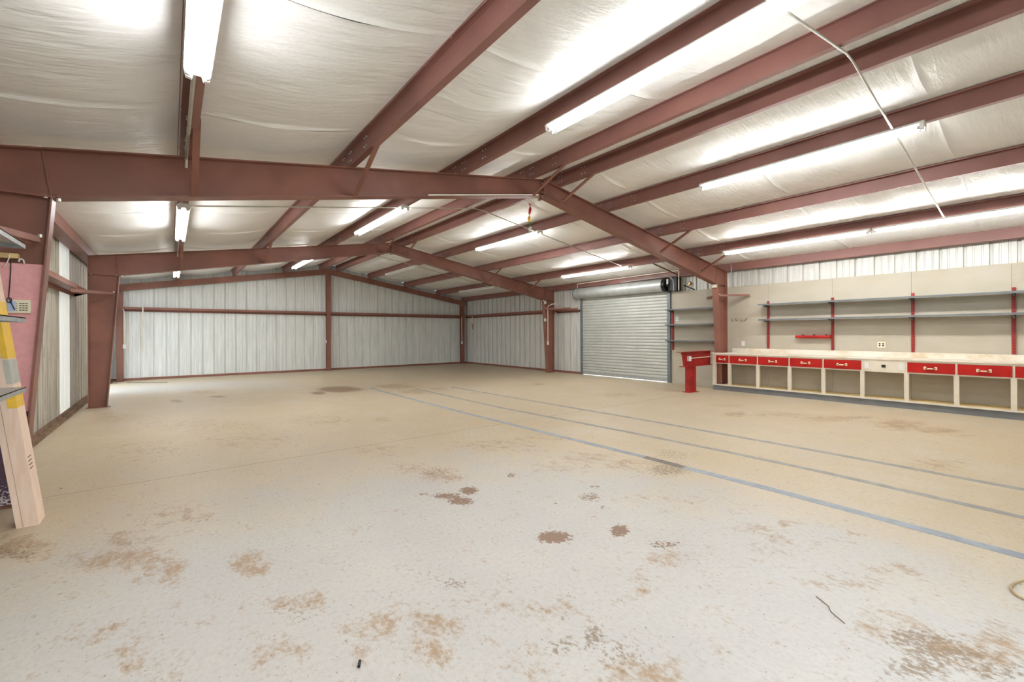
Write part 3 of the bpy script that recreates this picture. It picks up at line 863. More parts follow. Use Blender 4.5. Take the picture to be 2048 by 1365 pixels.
# ------------------------------------------------------------------ fluorescent fixtures
LX = [1.545, 4.55, 7.60, 10.55]
def fixture(x, y0, label, lit=True):
    L = 2.44
    zc = ztop(x) - 0.002
    t = thing('tube_light', label, 'light', (x, y0 + L / 2, zc), 'fluorescent ceiling lights')
    b = MB().prism([(x - 0.073, zc - 0.030), (x - 0.045, zc), (x + 0.045, zc), (x + 0.073, zc - 0.030), (x + 0.069, zc - 0.034), (x + 0.026, zc - 0.044), (x - 0.026, zc - 0.044), (x - 0.069, zc - 0.034)], 1, y0, y0 + L)
    b.build('housing', 'white_enamel', t)
    for sy in (y0 + 0.004, y0 + L - 0.034):
        MB().prism([(x - 0.073, zc - 0.03), (x + 0.073, zc - 0.03), (x + 0.062, zc - 0.085), (x + 0.03, zc - 0.09), (x + 0.02, zc - 0.055), (x - 0.02, zc - 0.055), (x - 0.03, zc - 0.09), (x - 0.062, zc - 0.085)], 1, sy, sy + 0.03).build('lamp_holder', 'white_enamel', t)
    for dx in (-0.045, 0.045):
        tb = MB().cyl((x + dx, y0 + 0.055, zc - 0.064), (x + dx, y0 + L - 0.055, zc - 0.064), 0.019, 8)
        o = tb.build('tube', 'tube' if lit else 'unlit', t, smooth='auto')
        for ya, yb in ((y0 + 0.034, y0 + 0.056), (y0 + L - 0.056, y0 + L - 0.034)):
            MB().cyl((x + dx, ya, zc - 0.064), (x + dx, yb, zc - 0.064), 0.0195, 10).build('tube_cap', 'galv', o, smooth='auto')
    return t
fixture(LX[0], 0.98, 'lit twin-tube ceiling light above the pink board, workbench bay')
fixture(LX[1], 0.95, 'lit twin-tube ceiling light on the third purlin up from the stained wall, workbench bay')
fixture(LX[2], 0.97, 'lit twin-tube ceiling light one purlin past the ridge, workbench bay')
fixture(LX[3], 2.10, 'lit twin-tube ceiling light over the bench drawers, next to the bench column')
fixture(LX[3], -0.37, 'lit twin-tube ceiling light over the bench, butted end to end with another')
fixture(LX[0], 7.05, 'lit twin-tube ceiling light near the translucent panel, roll-up door bay')
fixture(LX[1], 6.97, 'lit twin-tube ceiling light between stained wall and ridge, roll-up door bay')
fixture(LX[2], 6.98, 'lit twin-tube ceiling light below the rainbow streamer, roll-up door bay')
fixture(LX[3], 6.90, 'lit twin-tube ceiling light just in front of the roll-up door hood')
fixture(LX[0], 13.15, 'small lit ceiling light close to the gable, near the stained wall')
fixture(LX[1], 13.05, 'small lit ceiling light close to the gable, before the middle post')
fixture(LX[2], 12.90, 'unlit ceiling light close to the gable, one purlin past the ridge', False)
fixture(LX[3], 12.72, 'unlit ceiling light close to the gable, near the bench wall', False)

# conduit runs across the slopes
def conduit(pts, label, r=0.010, mat='conduit'):
    return tag(MB().tube(pts, r, 8).build('conduit_pipe', mat, smooth='auto'), label, 'conduit', 'electrical conduit runs')
def cz(x):
    return ztop(x) - 0.022
conduit([(1.62, 7.12, cz(1.62)), (4.48, 7.12, cz(4.48))], 'thin conduit between the two lights on the stained-wall slope, roll-up door bay')
conduit([(4.62, 7.12, cz(4.62)), (RX - .12, 7.12, cz(RX - .1)), (RX, 7.12, cz(RX) - 0.012), (RX + .12, 7.12, cz(RX + .1)), (7.53, 7.12, cz(7.53))], 'bent conduit crossing under the ridge, roll-up door bay')
conduit([(7.67, 7.12, cz(7.67)), (10.48, 7.12, cz(10.48))], 'thin conduit running down to the light before the roll-up door')
conduit([(1.62, 1.22, cz(1.62)), (4.48, 1.22, cz(4.48))], 'thin conduit between the two lights on the stained-wall slope, workbench bay')
conduit([(4.62, 1.22, cz(4.62)), (RX - .1, 1.22, cz(RX - .1)), (RX, 1.22, cz(RX) - 0.012), (RX + .1, 1.22, cz(RX + .1)), (7.53, 1.22, cz(7.53))], 'bent conduit crossing under the ridge, workbench bay')
conduit([(7.67, 1.22, cz(7.67)), (10.48, 1.22, cz(10.48))], 'thin conduit running down to the lights over the bench')
conduit([(4.62, 13.0, cz(4.62)), (RX, 13.0, cz(RX) - 0.012), (7.53, 13.0, cz(7.53))], 'bent conduit crossing under the ridge, gable-end bay')
conduit([(7.67, 13.0, cz(7.67)), (10.48, 13.0, cz(10.48))], 'thin conduit between the two unlit lights by the gable')
conduit([(1.528, 3.44, cz(1.56) - 0.0), (1.528, 5.0, cz(1.56) - 0.0), (1.528, 5.13, cz(1.56) - 0.02), (1.528, 5.16, cz(1.56) - 0.10)], 'conduit along the purlin from light to rafter over the pink board', 0.013)
conduit([(1.528, 9.5, cz(1.56)), (1.528, 11.15, cz(1.56) - 0.01), (1.528, 11.2, cz(1.56) - 0.09)], 'conduit along the purlin from light to rafter near the translucent panel', 0.013)
# pale conduit lying along the bottom flange of the front rafter
za, zb_ = zbot(4.05), zbot(5.95)
conduit([(4.05, YA - 0.085, za - 0.0), (5.95, YA - 0.085, zb_ - 0.0)], 'pale pipe lying along the lower flange of the rafter near the ridge', 0.010, 'white_enamel')

# ------------------------------------------------------------------ roll-up door
DY0, DY1 = 6.855, 10.03
door = struct_empty('door_1', (W - 0.05, 8.44, 0))
XC = W - 0.045
prof = [(0.0, 0.0), (-0.010, 0.006), (-0.017, 0.022), (-0.020, 0.045), (-0.017, 0.068), (-0.010, 0.084), (0.0, 0.09)]
sb = MB()
vs, fs = [], []
n = len(prof)
for yv in (DY0 + 0.005, DY1 - 0.005):
    vs += [(XC + a, yv, c) for a, c in prof]
for i in range(n - 1):
    fs.append((i, i + 1, n + i + 1, n + i))
sb.add(vs, fs)
slat0 = sb.build('slat', 'curtain', door, origin=(XC, (DY0 + DY1) / 2, 0))
slat0.data.polygons.foreach_set('use_smooth', [True] * len(slat0.data.polygons))
slat0.location.z = 0.085 - WL[door.name][2]
for k in range(1, 28):
    c = slat0.copy(); col.objects.link(c); c.location.z = slat0.location.z + 0.09 * k
MB().box(XC - 0.022, XC + 0.02, DY0 + 0.01, DY1 - 0.01, 0.022, 0.088).build('bottom_bar', 'galv', door)
for y0, y1 in ((DY0 - 0.075, DY0 + 0.015), (DY1 - 0.015, DY1 + 0.055)):
    MB().box(W - 0.10, W - 0.02, y0, y1, 0.0, 2.62).build('guide_track', 'track', door)
HX, HZ, HR = W - 0.22, 2.655, 0.175
pts = []
hood = MB().cyl((HX, DY0 + 0.03, HZ), (HX, DY1 + 0.10, HZ), HR, 32)
hood.build('hood', 'hood', door, smooth='auto')
for y0 in (DY1 + 0.10, DY0 + 0.008):
    MB().cyl((HX, y0, HZ), (HX, y0 + 0.018, HZ), HR + 0.012, 28).build('hood_end_plate', 'track', door, smooth='auto')
# drive gear on the bench side
g = struct_empty_child = MB()
MB().cyl((HX, DY0 - 0.06, HZ), (HX, DY0 + 0.0, HZ), 0.15, 20).build('drive_gear', 'black', door, smooth='auto')
for a in range(10):
    an = a * math.pi / 5
    MB().bar((HX + 0.13 * math.cos(an), DY0 - 0.03, HZ + 0.13 * math.sin(an)), (HX + 0.175 * math.cos(an), DY0 - 0.03, HZ + 0.175 * math.sin(an)), 0.05, 0.04, (0, 1, 0)).build('gear_tooth', 'dark_grey', door)
MB().cyl((HX, DY0 - 0.14, HZ), (HX, DY0 - 0.06, HZ), 0.06, 14).build('gear_hub', 'dark_grey', door, smooth='auto')
MB().box(W - 0.24, W - 0.03, DY0 - 0.36, DY0 - 0.15, 2.48, 2.86).build('motor_box', 'black', door)
MB().box(W - 0.30, W - 0.24, DY0 - 0.14, DY0 - 0.10, 2.66, 2.80).build('tag_plate', 'white_enamel', door)
MB().cyl((W - 0.17, DY0 - 0.08, 2.46), (W - 0.17, DY0 - 0.08, 2.62), 0.03, 10).build('drive_shaft', 'dark_grey', door, smooth='auto')
# cream pipe frame round the hood
conduit([(W - 0.29, 10.02, 2.83), (W - 0.29, 10.02, 2.965), (W - 0.29, 6.43, 2.99), (W - 0.29, 6.40, 2.98), (W - 0.29, 6.40, 2.47)], 'cream pipe framing the roll-up door hood', 0.016, 'cream_pipe')
arc = [(W - 0.36, 8.2, 2.845), (W - 0.36, 6.75, 2.865)] + [(W - 0.34, 6.72 - 0.20 * math.sin(t), 2.66 + 0.205 * math.cos(t)) for t in np.linspace(0.1, 1.57, 8)] + [(W - 0.33, 6.52, 2.45)]
conduit(arc, 'grey conduit curving over the roll-up door motor', 0.014, 'galv')
o = MB().angle((10.74, 6.41, 3.06), (W - 0.23, 6.46, 2.865), 0.03, 0.006).build('roof_strut', 'rust_pipe')
tag(o, 'short dark strut from the purlin down to the roll-up door motor', 'brace')

# ------------------------------------------------------------------ workbench along the bench wall
XB = 11.645
bench_end = 5.365
TOPZ = 0.885
t = thing('workbench', 'long built-in cream workbench with red drawers and grey plinth', 'workbench', (W - 0.3, 2.4, 0))
YB0 = YF + 0.10
ct = MB().box(XB - 0.025, W - 0.046, YB0, 5.155, TOPZ - 0.028, TOPZ)
ct.box(XB - 0.025, 11.655, 5.155, bench_end + 0.015, TOPZ - 0.028, TOPZ)
ct.build('countertop', 'counter', t)
MB().box(XB - 0.012, XB + 0.01, YB0, bench_end, TOPZ - 0.058, TOPZ - 0.028).build('top_rail', 'cream_trim', t)
MB().box(XB + 0.012, XB + 0.035, YB0, bench_end - 0.01, 0.0, 0.118).build('plinth', 'grey', t)
MB().box(XB - 0.008, W - 0.05, YB0, 5.155, 0.118, 0.142).build('bottom_shelf', 'wood', t)
MB().box(XB - 0.012, XB + 0.012, YB0, bench_end, 0.116, 0.146).build('bottom_rail', 'cream_trim', t)
MB().box(XB - 0.010, XB + 0.012, YB0, bench_end, 0.628, 0.650).build('drawer_rail', 'cream_trim', t)
st = [4.97, 4.345, 3.715, 3.11, 2.485, 1.86, 1.235, 0.61, -0.01, -0.63]
for ys in st:
    MB().box(XB - 0.010, XB + 0.045, ys - 0.032, ys + 0.032, 0.146, 0.628).build('stile', 'cream_trim', t)
    MB().box(XB - 0.011, XB + 0.012, ys - 0.013, ys + 0.013, 0.650, TOPZ - 0.058).build('drawer_divider', 'cream_trim', t)
MB().box(XB - 0.012, XB + 0.01, 5.275, bench_end, 0.50, TOPZ - 0.058).build('end_panel', 'cream_trim', t)
MB().box(XB - 0.010, XB + 0.045, 5.29, bench_end - 0.002, 0.146, 0.52).build('end_post', 'cream_trim', t)
# backsplash board of the bench
MB().box(W - 0.075, W - 0.046, 2.60, 5.13, TOPZ, 0.985).build('backsplash', 'counter', t)
MB().box(W - 0.075, W - 0.046, YB0, 2.597, TOPZ, 0.985).build('backsplash', 'counter', t)

def drawer_front(y0, y1):
    d = MB().box(XB - 0.022, XB + 0.008, y0, y1, 0.652, 0.822).build('drawer', 'red', t)
    yc = (y0 + y1) / 2
    zc = 0.737
    s = 0.068 if y1 - y0 > 0.4 else 0.06
    h = MB().tube([(XB - 0.022, yc - s, zc), (XB - 0.045, yc - s * 0.86, zc - 0.004), (XB - 0.052, yc - s * 0.5, zc - 0.008), (XB - 0.053, yc, zc - 0.009), (XB - 0.052, yc + s * 0.5, zc - 0.008), (XB - 0.045, yc + s * 0.86, zc - 0.004), (XB - 0.022, yc + s, zc)], 0.0085, 8)
    h.build('handle', 'brass', d, smooth='auto')
    for sy in (-1, 1):
        MB().box(XB - 0.030, XB - 0.022, yc + sy * s - 0.016, yc + sy * s + 0.016, zc - 0.026, zc + 0.026).build('handle_plate', 'handle', d)
    MB().cyl((XB - 0.053, yc - s * 0.5, zc - 0.008), (XB - 0.053, yc + s * 0.5, zc - 0.008), 0.011, 10).build('handle_grip', 'handle', d, smooth='auto')
edges = [5.28] + st
for i in range(len(edges) - 1):
    y1, y0 = edges[i] - (0.015 if i else 0.008), edges[i + 1] + 0.015
    if i == 5:
        fp = MB().box(XB - 0.012, XB + 0.008, y0, y1, 0.652, 0.825).build('outlet_panel', 'cream_trim', t)
        for yy_, m_, wd, hh in ((y1 - 0.055, 'plate_white', 0.035, 0.055), (y0 + 0.055, 'plate_white', 0.035, 0.055)):
            pl = MB().box(XB - 0.018, XB - 0.012, yy_ - wd, yy_ + wd, 0.738 - hh, 0.738 + hh).build('outlet_plate', m_, fp)
        MB().box(XB - 0.020, XB - 0.012, (y0 + y1) / 2 - 0.028, (y0 + y1) / 2 + 0.028, 0.715, 0.765).build('dark_socket', 'dark_slot', fp)
        continue
    drawer_front(y0, y1)

# red I-beam stand at the bench end
t = thing('beam_stand', 'short red steel I-beam on a red post, standing at the bench end', 'stand', (10.85, 5.45, 0))
yc = 5.47
MB().prism([(10.47, 0.915), (11.72, 0.915), (11.72, 0.60), (10.55, 0.60)], 1, yc - 0.006, yc + 0.006).build('beam_web', 'red_dark', t)
MB().box(10.36, 11.73, yc - 0.07, yc + 0.07, 0.915, 0.927).build('beam_top_flange', 'red_dark', t)
MB().box(10.48, 11.72, yc - 0.07, yc + 0.07, 0.588, 0.60).build('beam_bottom_flange', 'red_dark', t)
MB().box(10.70, 10.985, yc - 0.05, yc + 0.05, 0.012, 0.588).build('post', 'red_dark', t)
MB().box(10.87, 10.985, yc - 0.058, yc - 0.05, 0.012, 0.588).build('post_cover_plate', 'red_dark', t)
MB().box(10.64, 11.04, yc - 0.09, yc + 0.09, 0.0, 0.012).build('post_base', 'red_dark', t)
bx = MB().box(10.69, 10.79, yc - 0.055, yc - 0.006, 0.715, 0.825).build('outlet_box', 'plate_white', t)
MB().tube([(10.79, yc - 0.03, 0.772), (11.70, yc - 0.03, 0.785)], 0.011, 8).build('conduit', 'cream_pipe', t, smooth='auto')

# ------------------------------------------------------------------ bracket shelving
XW = W - 0.046
def upright(y, z0, z1, label, n_slots):
    t = thing('slotted_upright', label, 'shelf upright', (XW - 0.02, y, z0), 'red slotted shelf uprights')
    b = MB().prism([(XW - 0.030, y - 0.022), (XW - 0.030, y + 0.022), (XW, y + 0.022), (XW, y + 0.016), (XW - 0.024, y + 0.016), (XW - 0.024, y - 0.016), (XW, y - 0.016), (XW, y - 0.022)], 2, z0, z1)
    b.build('channel', 'red_upright', t)
    pitch = (z1 - z0 - 0.05) / n_slots
    m0 = None
    for k in range(n_slots):
        zc = z0 + 0.03 + pitch * k
        for dy in (-0.009, 0.009):
            if m0 is None:
                m0 = MB().box(XW - 0.0315, XW - 0.0298, y + dy - 0.003, y + dy + 0.003, zc, zc + pitch * 0.55).build('slot', 'dark_slot', t)
                base0 = np.array(WL[m0.name])
            else:
                place('slot', m0.data, (base0[0], y + dy, zc), t)
    return t
uy = [4.32, 3.09, 1.855, 0.635]
uw = ['closest to the steel column', 'beside the small red rack', 'beside the quad outlet', 'above the bench, beyond the quad outlet']
for y, wd in zip(uy, uw):
    upright(y, 0.99, 2.07, 'red slotted shelf upright ' + wd, 22)
def shelf(y0, y1, z, label, brackets, depth=0.27, grp='long grey wall shelves'):
    x0 = XW - 0.032 - depth
    t = thing('wall_shelf', label, 'shelf', (XW - 0.15, (y0 + y1) / 2, z), grp)
    MB().box(x0, XW - 0.034, y0, y1, z, z + 0.020).build('board', 'grey_shelf', t)
    MB().box(x0 - 0.006, x0, y0, y1, z - 0.012, z + 0.022).build('front_lip', 'grey_shelf', t)
    for y in brackets:
        MB().prism([(XW - 0.031, z - 0.001), (x0 + 0.01, z - 0.001), (x0 + 0.01, z - 0.016), (XW - 0.031, z - 0.062)], 1, y - 0.012, y + 0.012).build('bracket', 'grey_shelf', t)
    return t
shelf(YB0 + 0.1, 4.42, 1.975, 'upper long grey shelf above the workbench', uy)
shelf(YB0 + 0.1, 4.41, 1.635, 'lower long grey shelf above the workbench', uy)
# three short shelves between the door and the column
upright(6.72, 0.90, 2.01, 'red slotted shelf upright next to the roll-up door track', 22)
upright(5.50, 0.90, 2.01, 'red slotted shelf upright hidden behind the bench column', 22)
for z, wd in ((1.965, 'top'), (1.565, 'middle'), (1.145, 'bottom')):
    shelf(5.42, 6.775, z, wd + ' one of three short grey shelves beside the roll-up door', [6.72, 5.50], 0.27, 'short grey shelves')

# small red rack
t = thing('wall_rack', 'small red metal rack with three dark clips below the long shelves', 'rack', (XW - 0.05, 3.43, 1.24), None)
MB().prism([(XW - 0.10, 1.295), (XW, 1.295), (XW, 1.245), (XW - 0.10, 1.235), (XW - 0.112, 1.265)], 1, 3.115, 3.745).build('tray', 'red', t)
MB().box(XW - 0.113, XW, 3.105, 3.115, 1.232, 1.305).build('end_cap', 'red_dark', t)
for y in (3.19, 3.41, 3.62):
    MB().cyl((XW - 0.05, y, 1.295), (XW - 0.05, y, 1.313), 0.022, 10).build('clip', 'dark_slot', t, smooth='auto')

def outlet(y, z, label, kind):
    t = thing('wall_outlet', label, 'outlet', (XW, y, z - 0.05))
    if kind == 'quad':
        MB().box(XW - 0.008, XW, y - 0.062, y + 0.062, z - 0.058, z + 0.058).build('plate', 'plate', t)
        for dy in (-0.026, 0.026):
            for dz in (-0.018, 0.018):
                MB().cyl((XW - 0.012, y + dy, z + dz), (XW - 0.008, y + dy, z + dz), 0.014, 12).build('socket', 'dark_slot', t)
    else:
        MB().box(XW - 0.007, XW, y - 0.038, y + 0.038, z - 0.058, z + 0.058).build('plate', 'plate_white', t)
        if kind == 'switch':
            MB().box(XW - 0.014, XW - 0.007, y - 0.006, y + 0.006, z - 0.012, z + 0.012).build('toggle', 'dark_slot', t)
        else:
            for dz in (-0.022, 0.022):
                MB().cyl((XW - 0.009, y, z + dz), (XW - 0.007, y, z + dz), 0.016, 12).build('socket', 'plate', t)
outlet(2.31, 1.115, 'cream quad outlet plate with four dark sockets above the bench', 'quad')
outlet(4.88, 1.10, 'pale double outlet plate above the bench near the steel column', 'double')
outlet(6.60, 1.73, 'pale switch plate between the short grey shelves', 'switch')

def jhook(y, z, k):
    pts = [(XW - 0.001, y, z + 0.03), (XW - 0.02, y, z + 0.03), (XW - 0.022, y, z - 0.01)] + [(XW - 0.022 - 0.0 , y - 0.02 + 0.02 * math.cos(a), z - 0.012 - 0.022 * math.sin(a)) for a in np.linspace(0.2, 3.0, 7)] + [(XW - 0.022, y - 0.042, z + 0.006)]
    o = MB().tube(pts, 0.004, 6).build('wall_hook', 'dark_wire', smooth='auto')
    return o
for k, (y, wd) in enumerate(((5.145, 'closest to the steel column'), (5.045, 'in the middle of the three'), (4.935, 'furthest from the steel column'))):
    tag(jhook(y, 1.67, k), 'small dark wire hook on the cream wall, ' + wd, 'hook', 'wire wall hooks')
tag(MB().tube([(XW - 0.001, 4.83, 1.645), (XW - 0.03, 4.83, 1.645), (XW - 0.03, 4.78, 1.70)], 0.005, 6).build('wall_peg', 'dark_wire', smooth='auto'), 'slanted dark peg on the cream wall beside the wire hooks', 'peg')
tag(MB().cyl((XW - 0.006, 6.48, 0.80), (XW, 6.48, 0.80), 0.018, 10).build('hole_cover', 'dark_slot'), 'small dark round hole cover low on the cream wall', 'cover')

# upper wall bits between door and column
t = thing('pressure_gauge', 'round dark gauge with yellow-green face on the sheet wall above the plywood', 'gauge', (W - 0.06, 6.23, 2.56))
MB().cyl((W - 0.085, 6.23, 2.645), (W - 0.05, 6.23, 2.645), 0.047, 20).build('case', 'black', t, smooth='auto')
MB().cyl((W - 0.088, 6.23, 2.645), (W - 0.084, 6.23, 2.645), 0.033, 18).build('dial', 'brass', t, smooth='auto')
MB().tube([(W - 0.06, 6.23, 2.60), (W - 0.06, 6.24, 2.54), (W - 0.05, 6.27, 2.46)], 0.010, 8).build('stem', 'galv', t, smooth='auto')
tag(MB().tube([(W - 0.015, 6.42, 2.62), (W - 0.015, 6.12, 2.48)], 0.014, 8).build('cable', 'black', smooth='auto'), 'short black cable slanting down behind the gauge', 'cable')
tag(MB().tube([(W - 0.03, 5.62, 2.50), (W - 0.06, 5.60, 2.58), (W - 0.06, 5.50, 2.66), (W - 0.07, 5.40, 2.70), (W - 0.10, 5.34, 2.68)], 0.008, 8).build('cable', 'galv', smooth='auto'), 'grey cable looping from plywood top to the bench column', 'cable')
o = MB().box(11.50, 11.565, YA - 0.05, YA + 0.05, 2.42, 2.49).build('junction_box', 'plate'); tag(o, 'small cream box on the inner face of the bench column', 'box')
o = MB().tube([(W - 0.22, YA - 0.18, 2.98), (W - 0.222, YA - 0.18, 2.76)], 0.010, 8).build('hanger_rod', 'galv', smooth='auto'); tag(o, 'short rod hanging on the eave strut beside the bench column', 'rod')

# pipes and boxes on the far walls
def drop(pts, r, label, mat='cream_pipe', box=None):
    t = thing('drop_conduit', label, 'conduit', pts[-1], 'vertical conduit drops')
    MB().tube(pts, r, 8).build('pipe', mat, t, smooth='auto')
    if box:
        x, y, z, a, c, h = box
        MB().box(x - a, x + a, y - c, y + c, z - h, z + h).build('outlet_box', 'plate_white', t)
drop([(0.31, YE - 0.24, 2.12), (0.34, YE - 0.24, 2.06), (0.34, YE - 0.24, 1.05)], 0.012, 'cream conduit drop with box on the gable corner post by the stained wall', box=(0.345, YE - 0.23, 1.02, 0.035, 0.03, 0.06))
drop([(0.76, YE - 0.225, 2.19), (0.76, YE - 0.225, 0.84)], 0.018, 'thick cream pipe hanging from the gable girt near the stained wall')
drop([(11.83, YE - 0.245, 2.10), (11.83, YE - 0.245, 2.02), (11.83, YE - 0.245, 0.98)], 0.014, 'pale conduit drop on the gable corner post by the bench wall', box=(11.83, YE - 0.25, 0.95, 0.03, 0.03, 0.06))
drop([(11.75, 10.75, 2.34), (11.70, 11.0, 2.36), (11.66, 11.17, 2.30), (11.66, 11.19, 2.2), (11.66, 11.19, 1.06)], 0.014, 'pale conduit bent down along the column beside the roll-up door', box=(11.66, 11.19, 1.02, 0.03, 0.02, 0.06))
for (bx_, zz, wd) in ((5.985, 1.08, 'stained-wall'), (6.185, 1.08, 'bench-wall')):
    o = MB().box(bx_ - 0.022, bx_ + 0.022, YE - 0.21, YE - 0.17, zz - 0.05, zz + 0.05).build('junction_box', 'plate_white'); tag(o, 'tiny white box on the gable middle post, ' + wd + ' side', 'box', 'boxes on the gable posts')
for zz, wd in ((2.42, 'upper'), (1.82, 'lower')):
    o = MB().box(11.55, 11.60, YB - 0.10, YB - 0.04, zz - 0.05, zz + 0.05).build('junction_box', 'plate_white'); tag(o, wd + ' small white box on the column between roll-up door and gable', 'box', 'boxes on the column by the roll-up door')
t = thing('hose_tap', 'small tap on a short pipe below the girt near the gable corner', 'tap', (W - 0.21, 16.45, 1.6))
MB().tube([(W - 0.215, 16.45, 2.12), (W - 0.215, 16.45, 1.70)], 0.012, 8).build('pipe', 'cream_pipe', t, smooth='auto')
MB().tube([(W - 0.215, 16.37, 1.76), (W - 0.215, 16.53, 1.76)], 0.014, 8).build('cross_handle', 'dark_grey', t, smooth='auto')
MB().cyl((W - 0.215, 16.45, 1.56), (W - 0.215, 16.45, 1.72), 0.026, 10).build('body', 'brass', t, smooth='auto')

# rainbow streamer under the ridge of the front frame
sx_, sy_, zt_ = 5.965, YA + 0.15, 3.445
t = thing('rainbow_streamer', 'twisted rainbow streamer hanging under the ridge of the workbench frame', 'streamer', (sx_, sy_, 2.99))
MB().tube([(sx_, sy_, zt_ - 0.01), (sx_ - 0.01, YA + 0.07, 3.504)], 0.002, 5).build('thread', 'white_wire', t)
segs = ['ribbon_red', 'ribbon_red', 'ribbon_orange', 'ribbon_yellow', 'ribbon_green', 'ribbon_white']
N = 48
zs = np.linspace(zt_, 3.0, N + 1)
for si, mname in enumerate(segs):
    i0, i1 = si * N // 6, (si + 1) * N // 6
    b = MB(); vs = []; fs = []
    for i in range(i0, i1 + 1):
        a = i / N * 2 * math.pi * 1.5
        wd = 0.030 * (0.55 + 0.45 * abs(math.sin(i / N * math.pi * 3 + 0.5)))
        cxx = sx_ + 0.012 * math.sin(a)
        for thk in (-0.002, 0.002):
            for sg in (-1, 1):
                vs.append((cxx + sg * wd * math.cos(a) + thk * math.sin(a), sy_ + sg * wd * math.sin(a) - thk * math.cos(a), zs[i]))
    k = i1 - i0
    for i in range(k):
        p, q = 4 * i, 4 * i + 4
        fs += [(p, p + 1, q + 1, q), (p + 2, q + 2, q + 3, p + 3), (p, q, q + 2, p + 2), (p + 1, p + 3, q + 3, q + 1)]
    fs += [(0, 2, 3, 1), (4 * k, 4 * k + 1, 4 * k + 3, 4 * k + 2)]
    b.add(vs, fs)
    b.build('ribbon_segment', mname, t)

# ------------------------------------------------------------------ stained-wall corner: boards, keypad, shelves, carton
yb = YA - 0.012
def xin(z):
    return 0.447 + (0.63 - 0.45) * z / 2.5
o = MB().prism([(0.215, 0.745), (xin(0.745) - 0.004, 0.745), (xin(1.94) - 0.004, 1.94), (0.215, 1.94)], 1, yb - 0.02, yb).build('pink_board', 'pink'); tag(o, 'pink board fixed on the web of the steel column', 'board')
o = MB().prism([(0.215, 0.014), (xin(0.0) - 0.004, 0.014), (xin(0.742) - 0.004, 0.742), (0.215, 0.742)], 1, yb - 0.02, yb).build('purple_board', 'purple'); tag(o, 'dark purple board with flaking speckled foot below the pink board', 'board')
yk = yb - 0.02
t = thing('keypad_panel', 'cream keypad panel with rows of dark keys on the pink board', 'keypad', (0.40, yk, 1.54))
MB().box(0.27, 0.515, yk - 0.028, yk, 1.54, 1.645).build('case', 'plate', t)
MB().box(0.385, 0.432, yk - 0.031, yk - 0.028, 1.552, 1.635).build('display', 'blue_panel', t)
kb = None
for r in range(4):
    for c in range(3):
        MB().box(0.452 + c * 0.017, 0.464 + c * 0.017, yk - 0.031, yk - 0.028, 1.560 + r * 0.018, 1.566 + r * 0.018).build('key', 'dark_slot', t)
    MB().box(0.434, 0.441, yk - 0.031, yk - 0.028, 1.556 + r * 0.018, 1.562 + r * 0.018).build('key', 'grey', t)
o = MB().box(0.23, 0.448, YA - 0.07, YA - 0.02, 1.975, 2.012).build('wood_strip', 'wood'); tag(o, 'pale wooden strip fixed above the pink board', 'strip')
o = MB().tube([(0.478, yk, 1.94), (0.478, yk - 0.025, 1.945), (0.476, yk - 0.03, 1.965), (0.463, yk - 0.03, 1.975), (0.452, yk - 0.03, 1.962), (0.452, yk - 0.03, 1.95)], 0.005, 8).build('wall_hook', 'white_enamel', smooth='auto'); tag(o, 'small white hook on the top edge of the pink board', 'hook')
pts = [(0.405, yk - 0.012, 1.955), (0.403, yk - 0.012, 1.86), (0.398, yk - 0.012, 1.75), (0.392, yk - 0.014, 1.66)] + [(0.400 + 0.013 * math.cos(a), yk - 0.036, 1.640 + 0.020 * math.sin(a)) for a in np.linspace(2.2, 8.0, 12)] + [(0.42, yk - 0.036, 1.59), (0.43, yk - 0.036, 1.565)]
o = MB().tube(pts, 0.0035, 6).build('hanging_cord', 'dark_wire', smooth='auto'); tag(o, 'thin black cord with a loop hanging over the keypad', 'cord')
o = MB().tube([(0.402, YA - 0.075, 2.0), (0.400, YA - 0.075, 1.97), (0.388, YA - 0.07, 1.93), (0.37, YA - 0.06, 1.90)], 0.004, 6).build('hanging_cord', 'white_wire', smooth='auto'); tag(o, 'short pale cord hanging from the wooden strip', 'cord')

# metal shelving on the stained wall: three trays on slotted posts
t = thing('shelving_unit', 'grey metal shelving unit, tray corners poking out in front of the pink board', 'shelving', (0.42, 3.7, 0))
SX0, SX1, SY0, SY1 = 0.16, 0.645, 2.75, 4.30
for z in (0.995, 1.455, 1.945):
    s_ = MB().box(SX0, SX1, SY0, SY1, z + 0.018, z + 0.024).build('tray', 'galv', t)
    for (a0, a1, b0, b1) in ((SX1 - 0.004, SX1, SY0, SY1), (SX0, SX0 + 0.004, SY0, SY1), (SX0, SX1, SY0, SY0 + 0.004), (SX0, SX1, SY1 - 0.004, SY1)):
        MB().box(a0, a1, b0, b1, z - 0.008, z + 0.024).build('lip', 'galv', s_)
    for k in range(2):
        yy_ = SY0 + (SY1 - SY0) * (k + 1) / 3
        MB().box(SX0 + 0.01, SX1 - 0.01, yy_ - 0.02, yy_ + 0.02, z + 0.004, z + 0.018).build('stiffener', 'galv', s_)
for x in (SX0 - 0.008, 0.40):
    for y in (SY0 + 0.02, SY1 - 0.45):
        MB().angle((x, y, 0.0), (x, y, 2.2), 0.035, 0.003, (0, 1, 0)).build('post', 'galv', t)

